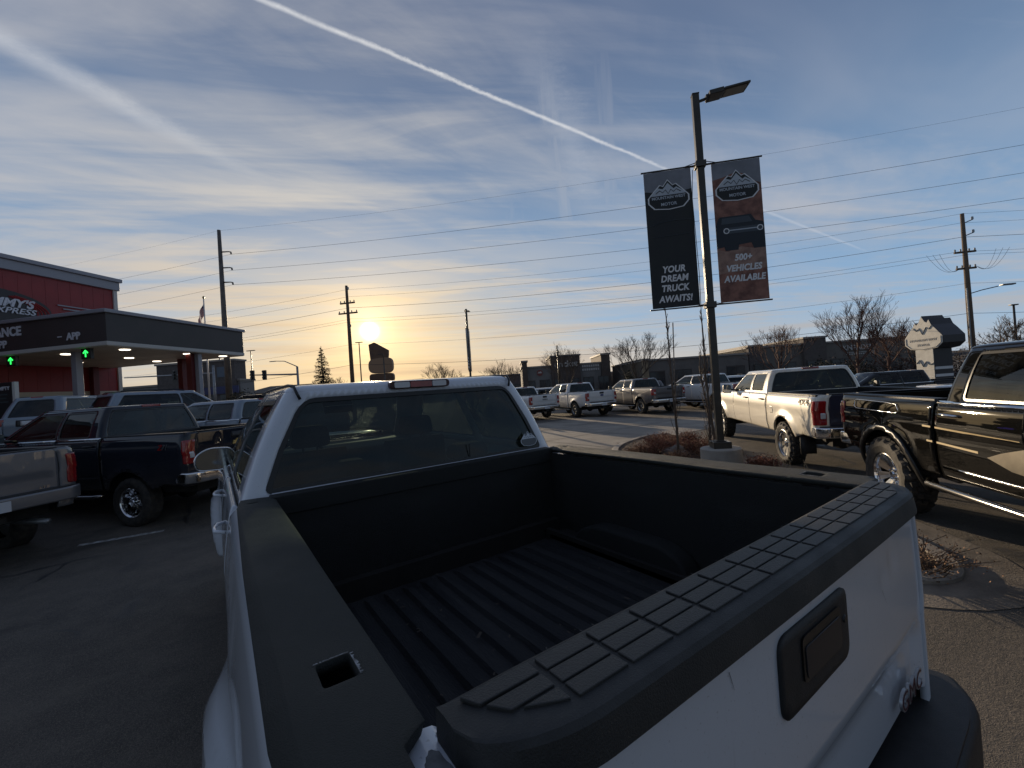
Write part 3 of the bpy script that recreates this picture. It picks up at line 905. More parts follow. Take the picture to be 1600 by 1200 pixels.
    for t in (.8, .55, .3, .08):
        b0 = len(vs)-nL
        last = vs[4*nL:5*nL]
        for p in last:
            vs.append((p[0]*t, yc_+(p[1]-yc_)*t, zs+hR*.8+(hR*.2+.012)*(1-t*t)))
    nr = 9
    for i in range(nr-1):
        for k in range(nL): fs.append((i*nL+k, i*nL+(k+1) % nL, (i+1)*nL+(k+1) % nL, (i+1)*nL+k))
    fs.append(tuple((nr-1)*nL+k for k in range(nL)))
    ro = MB(); ro.add(vs, fs); roof = ro.build('roof', pm, root, smooth=True)
    if third:
        zz = zs+hR*.45
        b = MB(); yy = yr_(zs)+.02
        sec = roundpoly([(-.17, zz-.022), (-.17, zz+.022), (.17, zz+.022), (.17, zz-.022)], .02, 4)
        b.prism(sec, yy-.02, yy+.06, 'y'); b.build('brake_light', REDL, roof, bevel=.005)
    # underbody
    b = MB()
    b.box(-hw+.30, hw-.30, .12, L-.45, z0-.10+(R-.41)*.4, min(zb-.55, .95))
    b.box(-hw+.12, hw-.12, ya+Ra+.02, yf-Ra-.02, z0-.02, z0+.25)
    for ay in (ya, yf): b.tube([(-hw+.2, ay, R), (hw-.2, ay, R)], .055, 8); b.lathe([(.01, -.16), (.14, -.10), (.16, 0), (.14, .1), (.01, .16)], 12, 'y', (0.0, ay, R))
    for ay in (ya, yf):
        for s_ in (-1, 1):
            b.box(min(s_*(hw-.34), s_*(hw-.31)), max(s_*(hw-.34), s_*(hw-.31)), ay-Ra-.08, ay+Ra+.08, z0-.02, zc+Ra+.06)
            b.box(min(s_*(hw-.34), s_*(hw-.03)), max(s_*(hw-.34), s_*(hw-.03)), ay-Ra-.04, ay+Ra+.04, zc+Ra+.012, zc+Ra+.035)
    b.box(-hw+.1, hw-.1, ya+Ra+.1 if bed else .1, yc1-.1, z0+.22, zb-.42)
    b.build('chassis', UNDER, root)
    if interior:
        cabin(root, yc0, yc1, zb, zt, hw, cab, sp)
    if bed and hitch:
        b = MB(); b.tube([(.55, ya+.5, .5), (.55, .25, .52), (.62, -.02, .50)], .04, 10); b.build('exhaust_pipe', GALV, root, smooth=True)
    return dict(Sm=Sm, GH=GH, X=X, G=G if bed else None, gate=gt, roof=roof, yr=yr_, zs=zs, yc0=yc0, yc1=yc1, Lb=Lb, zr=zr, zb=zb, uR=uR, dsp=dsp, yf=yf)

def cabin(root, yc0, yc1, zb, zt, hw, cab, sp):
    b = MB(); sh = zb-.02
    def seat(x, y, w_, hz_, hr=True, hrz=.16):
        sec = roundpoly([(y-.06, zb-.75), (y-.14, hz_), (y-.05, hz_+.02), (y+.10, zb-.55), (y+.5, zb-.55), (y+.5, zb-.75)], .05, 3)
        b.prism(sec, x-w_/2, x+w_/2, 'x')
        if hr:
            s2 = roundpoly([(x-.14, hz_+.04), (x-.12, hz_+hrz+.04), (x+.12, hz_+hrz+.04), (x+.14, hz_+.04)], .05, 4)
            b.prism(s2, y-.17, y-.06, 'y'); b.tube([(x-.05, y-.11, hz_-.02), (x-.05, y-.11, hz_+.06)], .008, 6); b.tube([(x+.05, y-.11, hz_-.02), (x+.05, y-.11, hz_+.06)], .008, 6)
    fy = yc0+cab*.62
    for x in (-.42, .42): seat(x, fy, .52, zb+.06)
    if cab > 1.7:
        for x in (-.40, .40): seat(x, yc0+.42, .60, zb-.05, True, .10)
    b.build('seats', SEAT, root, bevel=.02 if sp < .1 else 0)
    b = MB()
    b.prism(roundpoly([(yc1-.75, zb-.45), (yc1-.78, zb-.04), (yc1-.62, zb+.01), (yc1-.12, zb-.0), (yc1-.1, zb-.45)], .04, 3), -hw+.16, hw-.16, 'x')
    d = b.build('dashboard', mat('dash_plastic', (.05, .048, .045), .6), root, bevel=.0)
    b = MB()
    c = Vector((-.42, yc1-1.0, zb-.05)); pts = []
    for k in range(25):
        a = 2*pi*k/24; pts.append(c+Vector((.19*cos(a), .19*sin(a)*-.38, .19*sin(a)*.92)))
    b.tube(pts, .016, 6, cap=False); b.tube([c, c+Vector((0, .25, -.1))], .03, 8)
    b.tube([pts[0], c], .016, 6); b.tube([pts[12], c], .016, 6)
    b.build('steering_wheel', TRIM, root, smooth=True)
    b = MB(); q = Vector((0, yc1-.62, zt-.19))
    b.box(-.13, .13, q.y-.02, q.y+.02, q.z-.035, q.z+.035); b.tube([(0, q.y+.02, q.z), (0, q.y+.12, q.z+.07)], .01, 6)
    b.build('rear_view_mirror', TRIM, root, bevel=.01)

def emblem(parent, cx, cz, s, y, m_edge, m_fill, m_text, words=True, fl=1):
    """the dealer's mountain badge: flattened octagon with peaks, in the x-z plane facing -y"""
    outer = [(-.50, .02), (-.34, .20), (-.20, .34), (-.12, .30), (0, .46), (.12, .31), (.20, .34), (.34, .20), (.50, .02), (.50, -.12), (.36, -.27), (.0, -.31), (-.36, -.27), (-.50, -.12)]
    P = lambda pts, k=1.0: [(cx+a*s*k, cz+b*s*k) for a, b in pts]
    b = MB(); b.prism(P(outer), y-.001, y, 'y'); e = b.build('emblem', m_edge, parent)
    b = MB(); b.prism(P(outer, .93), y-.0022, y-.0012, 'y'); b.build('emblem_field', m_fill, e)
    b = MB()
    zig = [(-.34, .17), (-.24, .26), (-.19, .24), (-.13, .22), (-.08, .27), (0, .37), (.10, .25), (.14, .21), (.20, .25), (.33, .16)]
    low = [(.30, .13), (.18, .20), (.12, .10), (.06, .19), (0, .06), (-.07, .18), (-.13, .10), (-.20, .19), (-.30, .13)]
    b.prism(P(zig+[(.44, .065), (-.44, .065)]), y-.0034, y-.0024, 'y')
    b.prism(P([(-.45, -.09), (.45, -.09), (.45, .03), (-.45, .03)][::-1]), y-.0034, y-.0024, 'y') if False else None
    b.build('emblem_peaks', m_text, e)
    b = MB(); b.tube([(cx+a*s, y-.0036, cz+c*s) for a, c in [(-.30, .12), (-.20, .19), (-.13, .13), (-.06, .20), (0, .09), (.07, .20), (.13, .13), (.20, .19), (.30, .12)]], .010*s, 4); b.build('ridge_line', m_fill, e)
    if words:
        text('emblem_lettering', 'MOUNTAIN WEST', s*.098, m_text, e, (cx, y-.0036, cz-.0*s), ext=.0006, bold=.0025*s)
        text('emblem_lettering', 'MOTOR', s*.105, m_text, e, (cx, y-.0036, cz-.165*s), ext=.0006, bold=.0025*s)
    return e

def kids(root, nm): return [o for o in bpy.data.objects if o.parent == root and o.name.split('.')[0] == nm]
def drop(o):
    for c in [x for x in bpy.data.objects if x.parent == o]: drop(c)
    bpy.data.objects.remove(o)

# ---- the truck we stand behind
def hero():
    root = thing('pickup_truck', 'nearest white pickup, its open black-lined bed and capped tailgate filling the foreground', 'pickup truck', (1.0, .40, 0), 0)
    I = pickup(root, W_HERO, L=5.75, zr=1.48, zb=1.46, zt=2.0, z0=.57, Lb=1.84, ya=1.13, wb=3.75, R=.42, rr=.25, cab=2.2, sp=.05,
               roof_side=.70, wb_half=(.812, .622), win=(.02, .905), lean=.10, glass_m=GL_H, third=False, hitch=False, flare=.085,
               handle=W_HERO, molding=False, gate_crease=.022, rc=.22, lamp_u=(.03, .17), flare_w=.11, bumper_col=BLK, bdepth=.62, wcrown=.035, mirrors=False, style='plain')
    for n_ in ('bed_liner', 'tailgate'):
        for o in kids(root, n_): drop(o)
    for o in kids(root, 'running_board'): drop(o)
    liner = mat('spray_bed_liner', (.009, .0095, .009), .60, noise_scale=4, col2=(.015, .015, .013), bump=.5, bump_scale=420, rvar=.15)
    floorm = mat('bed_floor_liner', (.009, .009, .011), .72, noise_scale=9, col2=(.038, .037, .037), bump=.6, bump_scale=200, detail=10, stretch=(1, .16, 1), rvar=.25)
    railm = mat('rail_cover_plastic', (.017, .019, .016), .60, noise_scale=5, col2=(.028, .029, .024), bump=.6, bump_scale=420, rvar=.15, detail=8)
    zr = 1.48; fl = .94; xi = .795; y0 = .135; y1 = 1.79
    # floor with pressed ribs
    xs = []; n = 17; pitch = 2*xi/n
    prof = []
    for i in range(n):
        a = -xi+i*pitch
        prof += [(a, 0), (a+pitch*.42, 0), (a+pitch*.54, .020), (a+pitch*.88, .020)]
    prof.append((xi, 0))
    ysn = np.linspace(y0-.04, y1, 24)
    vs = [(x, y, fl+z*(1 if y < y1-.09 and y > y0+.02 else .1)+.002*sin(y*9+x*5)) for y in ysn for x, z in prof]
    k = len(prof)
    fs = [(j*k+i, j*k+i+1, (j+1)*k+i+1, (j+1)*k+i) for j in range(len(ysn)-1) for i in range(k-1)]
    bl = mesh_obj('bed_liner', vs, fs, floorm, root)
    # front wall, side walls (slightly dished), wheel boxes
    def wall(name, A, B, bulge_n):
        A = Vector(A); B = Vector(B); nu = 24; nv = 14
        vs = []; nn = Vector(bulge_n)
        for j in range(nv+1):
            z = fl-.01+(zr-.012-fl)*j/nv
            for i in range(nu+1):
                t = i/nu
                d = .012*max(0, sin(t*pi*6))**.5*(1 if 2 < j < nv-3 else 0)*0.8 + .018*(1-math.exp(-((j/nv)/.12)))*0
                if j == 0: d += .03
                p = A.lerp(B, t)+nn*d
                vs.append((p.x, p.y, z))
        fs = [(j*(nu+1)+i, j*(nu+1)+i+1, (j+1)*(nu+1)+i+1, (j+1)*(nu+1)+i) for j in range(nv) for i in range(nu)]
        return mesh_obj(name, vs, fs, liner, bl, smooth=True)
    wall('front_wall', (-xi, y1, 0), (xi, y1, 0), (0, -1, 0))
    wall('side_wall', (-xi, y0-.05, 0), (-xi, y1, 0), (1, 0, 0)); wall('side_wall', (xi, y1, 0), (xi, y0-.05, 0), (-1, 0, 0))
    for s_ in (-1, 1):
        b = MB(); sec = roundpoly([(.74, fl), (.78, fl+.12), (.90, fl+.17), (1.32, fl+.17), (1.46, fl+.12), (1.52, fl)], .06, 4)
        b.prism(sec, min(s_*.68, s_*xi), max(s_*.68, s_*xi), 'x'); b.build('wheel_housing', liner, bl, bevel=.02)
    b = MB(); b.box(-xi-.02, xi+.02, y1-.005, y1+.075, 1.40, 1.489); b.build('front_rail', liner, bl, bevel=.006)
    # rail covers with stake pocket holes
    for s_ in (-1, 1):
        def rm(x, y, s_=s_):
            e = (x-xi)/.165
            z = zr+.010-.012*max(0, e-.86)/.14-.010*math.exp(-e*9)
            return (s_*x, y, z+.0012*sin(y*7))
        hy = .272
        holes = [roundpoly([(.842, hy), (.893, hy), (.893, hy+.068), (.842, hy+.068)], .007, 2), roundpoly([(.865, y1-.06), (.905, y1-.06), (.905, y1-.045), (.865, y1-.045)], .003, 2)]
        out = ([(.840, -.012), (.838, .105), (xi+.004, .135)] if s_ < 0 else [(xi, .12)])+[(xi, y1+.03), (.925, y1+.045), (.945, y1-.1), (.962, .9), (.968, .22), (.955, .16 if s_ > 0 else .0)]+([(.90, .12)] if s_ > 0 else [])
        r_ = panel('rail_cover', out, holes, .022, rm, railm, root, (0, 0, 1), solid=.018)
        b = MB(); b.box(min(s_*.838, s_*.897), max(s_*.838, s_*.897), hy-.004, hy+.072, zr-.13, zr-.035); b.build('stake_pocket', TRIM, r_)
        chip = mat('chipped_edge', (.40, .41, .42), .6, noise_scale=60, col2=(.10, .10, .10))
        random.seed(4+s_)
        def ragged(p, q, w0, n=26):
            p = Vector(p); q = Vector(q); nn = Vector((-(q-p).y, (q-p).x)).normalized()
            a = []; c = []
            for i in range(n+1):
                t = i/n; a.append(tuple(p.lerp(q, t)-nn*.001)); c.append(tuple(p.lerp(q, t)+nn*w0*random.uniform(.1, 1)))
            return a+c[::-1]
        b = MB()
        for e_ in (ragged((.895, hy+.0685), (.842, hy+.0685), -.006, 34), ragged((.8420, hy+.067), (.8420, hy+.002), -.007, 34)):
            b.add([(s_*x, y, rm(x, y)[2]+.0012) for x, y in e_], [tuple(range(len(e_)))])
        b.build('worn_edge', chip, r_)
        # painted corner behind the liner, with worn patch
        def cs(x, u, s_=s_, lift=0.0):
            e = (x-.809)/.037; ed = -.012*abs(e)**4
            if u < .11: y, z, ny, nz = .15-u, 1.462, 0, 1
            else:
                a = min((u-.11)/.070, pi/2*.97); rest = (u-.11)-.070*pi/2*.97
                y = .04-.070*sin(a); z = 1.392+.070*cos(a); ny, nz = -sin(a), cos(a)
                if rest > 0: z -= rest
            return (s_*x, y+(ed+lift)*ny, z+(ed+lift)*nz)
        cp = panel('bed_corner', [(.772, 0), (.846, 0), (.846, .60 if s_ < 0 else .13), (.772, .60 if s_ < 0 else .13)], [], .011, cs, W_HERO, root, (0, -.5, 1))
        if s_ < 0:
            wear = mat('bare_primer', (.15, .16, .17), .6, noise_scale=60, col2=(.09, .095, .10))
            random.seed(11); rp = []
            for k_ in range(34):
                a = 2*pi*k_/34; f_ = 1+.16*sin(a*3+1)+random.uniform(-.10, .10)
                rp.append((.808+.0185*cos(a)*f_, .088+.046*sin(a)*f_))
            panel('worn_patch', rp, [], .006, lambda x, u: cs(x, u, s_, .0012), wear, cp, (0, -.5, 1))
            for cx_, cu_, rr_ in ((.822, .155, .003), (.833, .03, .002), (.785, .02, .0025), (.80, .165, .002)):
                panel('paint_chip', [(cx_+rr_*cos(q), cu_+rr_*sin(q)*1.4) for q in np.linspace(0, 2*pi, 9)[:-1]], [], .01, lambda x, u: cs(x, u, s_, .0012), wear, cp, (0, -.5, 1))
    # tailgate
    def G(off=0.0):
        def f(x, z):
            y = .010*(x/.78)**2-off-.004
            y += .020*(.5-.5*math.tanh((z-1.075-.01*(x/.78)**2)/.012))*(1 if abs(x) < .74 else 0)
            for dx, dz, r, a in ((.53, 1.345, .028, .006), (.56, 1.385, .018, -.003), (.44, 1.325, .020, .005)):
                y += a*math.exp(-((x-dx)**2+(z-dz)**2)/r**2)
            return (x, y, z)
        return f
    gate = panel('tailgate', roundpoly([(-.775, .89), (-.775, 1.46), (.775, 1.46), (.775, .89)], [.02, .06, .06, .02], 4), [], .028, G(), W_HERO, root, (0, -1, 0), solid=.0)
    b = MB(); b.box(-.77, .77, .09, .112, .93, 1.47); b.box(-.76, .76, .03, .11, .93, .96); b.build('inner_panel', liner, gate)
    bez = panel('handle_bezel', roundpoly([(-.170, 1.242), (-.170, 1.400), (.160, 1.400), (.160, 1.242)], .034, 5), [], .03, G(.005), BLK, gate, (0, -1, 0), solid=.006)
    b = MB(); b.prism(roundpoly([(-.082, 1.282), (-.082, 1.372), (.110, 1.372), (.110, 1.282)], .014, 3), -.0125, -.0100, 'y'); b.build('handle_recess', TRIM, bez)
    b = MB(); b.prism(roundpoly([(-.072, 1.288), (-.074, 1.352), (.102, 1.352), (.100, 1.288)], .010, 3), -.0145, -.0125, 'y'); b.build('tailgate_handle', mat('handle_blue_black', (.014, .016, .022), .35), bez, bevel=.003)
    b = MB(); b.lathe([(.001, -.0125), (.007, -.0125), (.009, -.009)], 12, 'y', (.138, 0, 1.33)); b.build('key_lock', TRIM, bez)
    bd = text('badge', 'GMC', .072, mat('badge_chrome', (.55, .56, .58), .3, .8), gate, (.598, -.001, .953), ext=.0035, bold=.0030, sx=1.15, spacing=1.12)
    text('badge_lettering', 'GMC', .072, mat('badge_dark_red', (.07, .015, .02), .3), bd, (0, 0, .0042), rot=(0, 0, 0), ext=.0005, bold=-.0008, spacing=1.12)
    # cap with raised tread blocks
    cap = MB(); nx = 160
    prof = [(.116, 1.435), (.121, 1.494), (.119, 1.505), (.111, 1.509), (.060, 1.511), (-.006, 1.5105), (-.015, 1.5085), (-.022, 1.501), (-.027, 1.478), (-.030, 1.456), (-.020, 1.452)]
    vs = []
    for i in range(nx+1):
        q = -1+2*i/nx; x = .79*q
        e = max(0, (abs(x)-.625)/.165)
        cut = .092*(1-sqrt(max(0, 1-min(1, e)**2)))
        for y, z in prof:
            yy = y+cut*(max(0, (.121-y)/.15)**1.0) - .006*(1-q*q)
            vs.append((x, yy, z-.004*e*e))
    k = len(prof)
    fs = [(i*k+j, i*k+j+1, (i+1)*k+j+1, (i+1)*k+j) for i in range(nx) for j in range(k-1)]
    fs += [tuple(range(k)), tuple(nx*k+j for j in range(k))[::-1]]
    cap.add(vs, fs)
    CAPM = mat('cap_plastic', (.028, .027, .025), .50, noise_scale=8, col2=(.015, .015, .014), bump=.25, bump_scale=350, detail=8, rvar=.12)
    CAPT = mat('tread_plastic', (.031, .030, .027), .48, noise_scale=9, col2=(.022, .021, .019), bump=.3, bump_scale=300, detail=8)
    co_ = cap.build('tailgate_cap', CAPM, root, smooth=True); es = co_.modifiers.new('crease', 'EDGE_SPLIT'); es.split_angle = radians(24)
    tread_me = None
    for i in range(15):
        x = -.70+i*.1
        if i in (0, 14):
            sg_ = 1 if i == 14 else -1
            for pl_ in ([(.764, .102), (.750, .075), (.657, .075), (.657, .102)], [(.745, .0695), (.725, .0425), (.657, .0425), (.657, .0695)], [(.712, .037), (.690, .026), (.672, .017), (.657, .011), (.657, .037)]):
                b = MB(); b.prism([(sg_*a, c) for a, c in pl_], 1.5075, 1.5140); b.build('tread', CAPT, co_, bevel=.0014)
            continue
        for j in range(3):
            y = .024+.0325*j-.006*(1-(x/.79)**2)
            wx = .0455
            
            b = MB()
            if tread_me is None:
                b.box(-wx, wx, -.0142, .0142, -.004, .0028)
                o = b.build('tread', CAPT, co_, bevel=.0014); tread_me = o
            else:
                o = tread_me.copy(); COL.objects.link(o); o.parent = co_
            o.location = (x, y, 1.5115); o.scale = (1, 1, 1)
            if i in (0, 14):
                k_ = (.48, .80, 1.0)[j]; o.scale = (k_, 1, 1); o.location.x += (1-k_)*.0455*(1 if i == 0 else -1); o.location.y += (.006, .0, 0)[j]
    rnd = random.Random(31)
    b = MB()
    for i in range(130):
        x = rnd.uniform(-.74, .74); y = rnd.uniform(.16, 1.7); a = rnd.uniform(0, pi); L = rnd.uniform(.002, .009)*(1.8 if rnd.random() < .06 else 1)
        d = Vector((cos(a), sin(a), rnd.uniform(-.2, .3)))*L; q = Vector((-sin(a), cos(a), 0))*L*.4; p = Vector((x, y, fl+.026))
        b.add([p-d-q, p+d-q, p+d+q, p-d+q], [(0, 1, 2, 3)])
    tag(b.build('bed_grit', mat('dry_grit', (.07, .055, .042), .9), bl, fix=False), kind='stuff')
    b = MB()
    for x0, z0_, dx, dz, w_ in ((-.33, 1.41, .012, -.035, .0009), (.42, 1.30, .030, -.045, .0008), (-.52, 1.28, .05, -.01, .0007), (.18, 1.15, .08, .012, .0007), (-.12, 1.12, .04, -.03, .0006)):
        y_ = G(.0012)(x0, z0_)[1]; y2 = G(.0012)(x0+dx, z0_+dz)[1]
        b.add([(x0-w_, y_, z0_), (x0+w_, y_, z0_), (x0+dx+w_*.3, y2, z0_+dz), (x0+dx-w_*.3, y2, z0_+dz)], [(0, 1, 2, 3)])
    b.build('scratch', mat('scratch_dark', (.10, .10, .11), .7), gate, fix=False)
    b = MB()
    for i in range(26):
        x = rnd.uniform(-.72, .74); L = rnd.uniform(.004, .016); y = .117-.006*(1-(x/.79)**2); a = rnd.uniform(-.7, .7)
        b.add([(x, y, 1.5106), (x+.0012, y, 1.5106), (x+L*sin(a)+.0006, y-L, 1.5114), (x+L*sin(a), y-L, 1.5114)], [(0, 1, 2, 3)])
    tag(b.build('edge_nick', TRIM, co_, fix=False), kind='stuff')
    b = MB(); b.lathe([(.001, 0), (.055, .001), (.065, .004), (.07, 0)], 20, 'z', (-.05, .72, fl+.021)); b.build('drain_plug', TRIM, bl)
    # roof details
    for s_ in (-1, 1):
        b = MB(); b.tube([(s_*.640, 1.995, 1.915), (s_*.655, 2.005, 1.955), (s_*.66, 2.04, 1.986), (s_*.665, 2.2, 1.996), (s_*.665, 3.2, 1.998), (s_*.66, 3.75, 1.985)], .0075, 6)
        b.build('roof_moulding', TRIM, I['roof'], smooth=True)
    b = MB(); b.prism(roundpoly([(-.185, 1.938), (-.185, 1.982), (.185, 1.982), (.185, 1.938)], .021, 5), 1.962, 2.04, 'y')
    bz = b.build('brake_light', mat('lamp_frame', (.05, .01, .01), .3), I['roof'], bevel=.004)
    for a, c, m_ in ((-.16, -.07, CLRL), (-.066, .066, REDL), (.07, .16, CLRL)):
        b = MB(); b.prism(roundpoly([(a, 1.944), (a, 1.976), (c, 1.976), (c, 1.944)], .008, 3), 1.956, 1.963, 'y'); b.build('lens', m_, bz)
    # window frame line below the rear window and the dealer sticker on its corner
    yw = lambda z: I['yr'](z)
    white = mat('sticker_white', (.62, .66, .70), .5); grey = mat('sticker_grey', (.12, .13, .14), .5)
    stk = bpy.data.objects.new('window_sticker', None); 
    b = MB(); b.box(-.80, .80, I['yc0']-.004, I['yc0']+.02, 1.472, 1.486); b.build('window_sill', W_HERO, root, bevel=.004)
    e = emblem(root, 0, 0, .13, 0, white, grey, white, words=False)
    e.name = 'window_sticker'; e.location = (.715, 1.91, 1.545); e.rotation_euler = (radians(-11), 0, 0)
    b = MB(); b.box(.255, .259, 1.899, 1.903, 1.49, 1.58); b.build('antenna_wire', TRIM, root)
    # folding door mirror on the driver's side and grab loops
    b = MB(); sec = roundpoly([(-1.135, 1.435), (-1.145, 1.54), (-1.06, 1.60), (-.90, 1.59), (-.865, 1.50), (-.95, 1.425)], .05, 5)
    b.prism(sec, 3.62, 3.72, 'y'); mi = b.build('side_mirror', TRIM, root, bevel=.02)
    cx, cz = -1.0, 1.515
    b = MB(); b.prism([(cx+(x-cx)*.93, cz+(z-cz)*.92) for x, z in sec], 3.612, 3.618, 'y'); b.build('mirror_glass', mat('mirror_glass', (.30, .33, .33), .06, 1.0), mi)
    b = MB(); b.tube([(cx+(x-cx)*.99, 3.612, cz+(z-cz)*.99) for x, z in sec]+[(cx+(sec[0][0]-cx)*.99, 3.612, cz+(sec[0][1]-cz)*.99)], .006, 6, cap=False); b.build('mirror_rim', CHROME, mi, smooth=True)
hero()

def put(label, cat, x, y, az, pm, name='pickup_truck', group=None, dz=0, **k):
    root = thing(name, label, cat, (x, y, gh(x, y)+dz), az, group)
    return root, pickup(root, pm, **k)

def fleet():
    navy = paint('dark_blue_paint', (.012, .016, .026), .30)
    silver = paint('silver_paint', (.17, .17, .18), .3, metal=.3)
    ltblue = paint('pale_blue_paint', (.20, .25, .31), .2)
    black = paint('black_paint', (.006, .006, .0055), .05, dustc=(.04, .034, .026), rough=.25)
    grey = paint('grey_paint', (.13, .125, .13), .3, metal=.3)
    gold = mat('gold_stripe', (.62, .50, .30), .3)
    silv = mat('silver_graphic', (.22, .19, .14), .35, .2, noise_amt=.4, noise_scale=3)
    beige = paint('beige_white_paint', (.80, .75, .64), .30, dustc=(.22, .18, .13))
    G1 = 'pickups parked on the dealer lot'
    # left side
    r, I = put('silver pickup cut off at the left edge, its tailgate and red tail light showing', 'pickup truck', -2.44, 8.24, -40, silver, group=G1, zr=1.50, zb=1.47, zt=1.98, z0=.68, ya=1.3, R=.43, sp=.07, tail='tall', gate_crease=.02, rimm=CHROME, bumper_col=silver, lamp_u=(-.10, .05))
    text('badge_lettering', 'LTZ', .05, CHROME, I['gate'], (.60, -.02, .98), ext=.003, sx=1.3)
    r, I = put('dark blue crew cab pickup on the left, red tail light beside the door mirror', 'pickup truck', .32, 9.30, -42, navy, group=G1, zr=1.52, zb=1.50, zt=2.05, z0=.62, Lb=1.78, ya=1.2, wb=3.65, R=.41, sp=.07, tail='wide', wb_half=(.80, .66), rimm=CHROME, spokes=5)
    for k, (t_, m_, u) in enumerate((('Z', REDL, .50), ('71', CHROME, .40))):
        p = I['Sm'](-1, .006)(u, 1.30); text('badge_lettering', t_, .12, m_, r, p, rot=(pi/2, 0, -pi/2), ext=.003, bold=.004, shear=.3)
    bow = [(-.12, -.01), (-.10, .032), (-.04, .032), (-.035, .06), (.045, .06), (.04, .032), (.12, .032), (.10, -.032), (.04, -.032), (.035, -.06), (-.045, -.06), (-.04, -.032), (-.12, -.032)]
    b = MB(); b.prism([(x, z+1.26) for x, z in bow[1:]], -.03, -.012, 'y'); b.build('badge', mat('gold_badge', (.50, .38, .15), .3, .7), I['gate'])
    put('pale blue-white pickup parked behind the dark blue one, only cab and windows showing', 'pickup truck', 2.45, 12.1, -42, ltblue, group=G1, dz=-.13, zr=1.43, zb=1.41, zt=1.92, Lb=1.8, ya=1.2, sp=.1)
    # row across the drive
    r, I = put('white pickup seen square from behind, leftmost of the row across the drive', 'pickup truck', 15.18, 18.67, 6, W_LOT, group=G1, zr=1.40, zb=1.38, zt=1.90, sp=.1, tail='tall', wb_half=(.78, .62))
    text('badge_lettering', 'SIERRA', .11, mat('badge_grey', (.10, .10, .10), .4), I['gate'], (0, -.022, 1.13), ext=.003)
    r, I = put('white crew cab pickup with blue oval badge, left of the grey pickup', 'pickup truck', 17.42, 16.5, 12, W_LOT, group=G1, zr=1.42, zb=1.40, zt=1.93, sp=.1, tail='tall', wb_half=(.78, .63), lugs=True)
    b = MB(); b.prism([(.11*cos(a), 1.17+.045*sin(a)) for a in np.linspace(0, 2*pi, 20)[:-1]], -.035, -.02, 'y'); b.build('badge', mat('blue_badge', (.01, .03, .16), .3), I['gate'])
    put('grey pickup with chrome bumper behind the bare sapling, third in the row', 'pickup truck', 19.6, 13.77, 19, grey, group=G1, zr=1.42, zb=1.40, zt=1.92, sp=.1, tail='short', wb_half=(.78, .63))
    put('white pickup partly hidden behind the banner pole, fourth in the row', 'pickup truck', 22.4, 11.0, 14, W_LOT, group=G1, zr=1.42, zb=1.40, zt=1.92, sp=.1, tail='short')
    # lifted white one, near right
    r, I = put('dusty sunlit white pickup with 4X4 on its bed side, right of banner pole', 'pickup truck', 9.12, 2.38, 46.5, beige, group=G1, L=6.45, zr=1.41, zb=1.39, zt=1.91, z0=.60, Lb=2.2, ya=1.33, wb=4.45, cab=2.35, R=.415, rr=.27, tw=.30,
               sp=.06, tail='tall', style='twin', spokes=8, lugs=True, wb_half=(.82, .68), roof_side=.76, molding=False, flare=.045, gate_mat=paint('shaded_gate_paint', (.035, .035, .055), .2), arch=.11, bumper_col=CHROME)  # tailgate shade is put into the gate colour, near-black against the white body
    t_ = mat('decal_dark', (.05, .045, .04), .5)
    p = I['Sm'](-1, .006)(.42, 1.27); text('badge_lettering', '4X4', .16, t_, r, p, rot=(pi/2, 0, -pi/2), ext=.002, bold=.004, sx=1.5)
    pts = [(1.86, .98), (1.86, 1.13), (2.02, 1.13), (2.02, .98)]
    panel('fuel_door', roundpoly(pts, .03, 3), [], .05, I['Sm'](-1, .003), beige, r, (-1, 0, 0), solid=.004)
    for k in range(5):
        b = MB(); b.box(-.5+.25*k-.03, -.5+.25*k+.03, I['yc0']+.05, I['yc0']+.09, 1.905, 1.925)
        if k in (0, 4, 2): b.build('roof_lamp', ORL if False else TRIM, I['roof'], bevel=.008)
    for s_ in (-1, 1):
        panel('mud_flap', [(s_*.68, .28), (s_*.68, .62), (s_*.95, .62), (s_*.95, .28)], [], .2, lambda x, z: (x, .75, z), BLK, r, (0, -1, 0), solid=.01)
    # lifted black one at the right edge
    r, I = put('lifted black pickup with gold pinstripes and chrome trim at the right edge of the photo', 'pickup truck', 8.5, 1.80, 229, black, group=G1, L=6.2, zr=1.46, zb=1.44, zt=2.02, z0=.64, Lb=2.0, ya=1.13, wb=4.1, cab=2.3, R=.47, rr=.27, tw=.33,
               sp=.055, style='deep', spokes=8, lugs=True, rimm=CHROME, arch=.09, flare_m=TRIM, handle=CHROME, tail='short', gate_mat=black, roof_side=.74, bumper_col=CHROME)
    Sm = I['Sm'](1, .0035)
    def stripe(p, q, w_, m_=gold):
        panel('pinstripe', [(p[0], p[1]-w_), (p[0], p[1]+w_), (q[0], q[1]+w_), (q[0], q[1]-w_)], [], .2, Sm, m_, r, (1, 0, 0))
    stripe((.05, 1.21), (.33, 1.20), .009); stripe((.05, 1.07), (.36, 1.06), .009)
    stripe((1.88, 1.15), (3.25, 1.11), .010) if False else None
    stripe((1.86, 1.17), (1.99, 1.168), .010); stripe((2.055, 1.167), (3.05, 1.14), .010)
    stripe((1.90, 1.01), (1.99, 1.008), .010); stripe((2.055, 1.007), (2.60, .985), .010)
    panel('door_graphic', [(2.70, .955), (2.86, 1.02), (3.1, 1.09), (3.1, .86), (2.95, .875)], [], .08, Sm, silv, r, (1, 0, 0))
    b = MB(); pts = [I['Sm'](1, .012)(u, z) for u, z in ((.45, 1.385), (.50, 1.40), (1.2, 1.39), (1.38, 1.375), (1.45, 1.30), (1.38, 1.27), (.5, 1.28), (.44, 1.31), (.45, 1.385))]
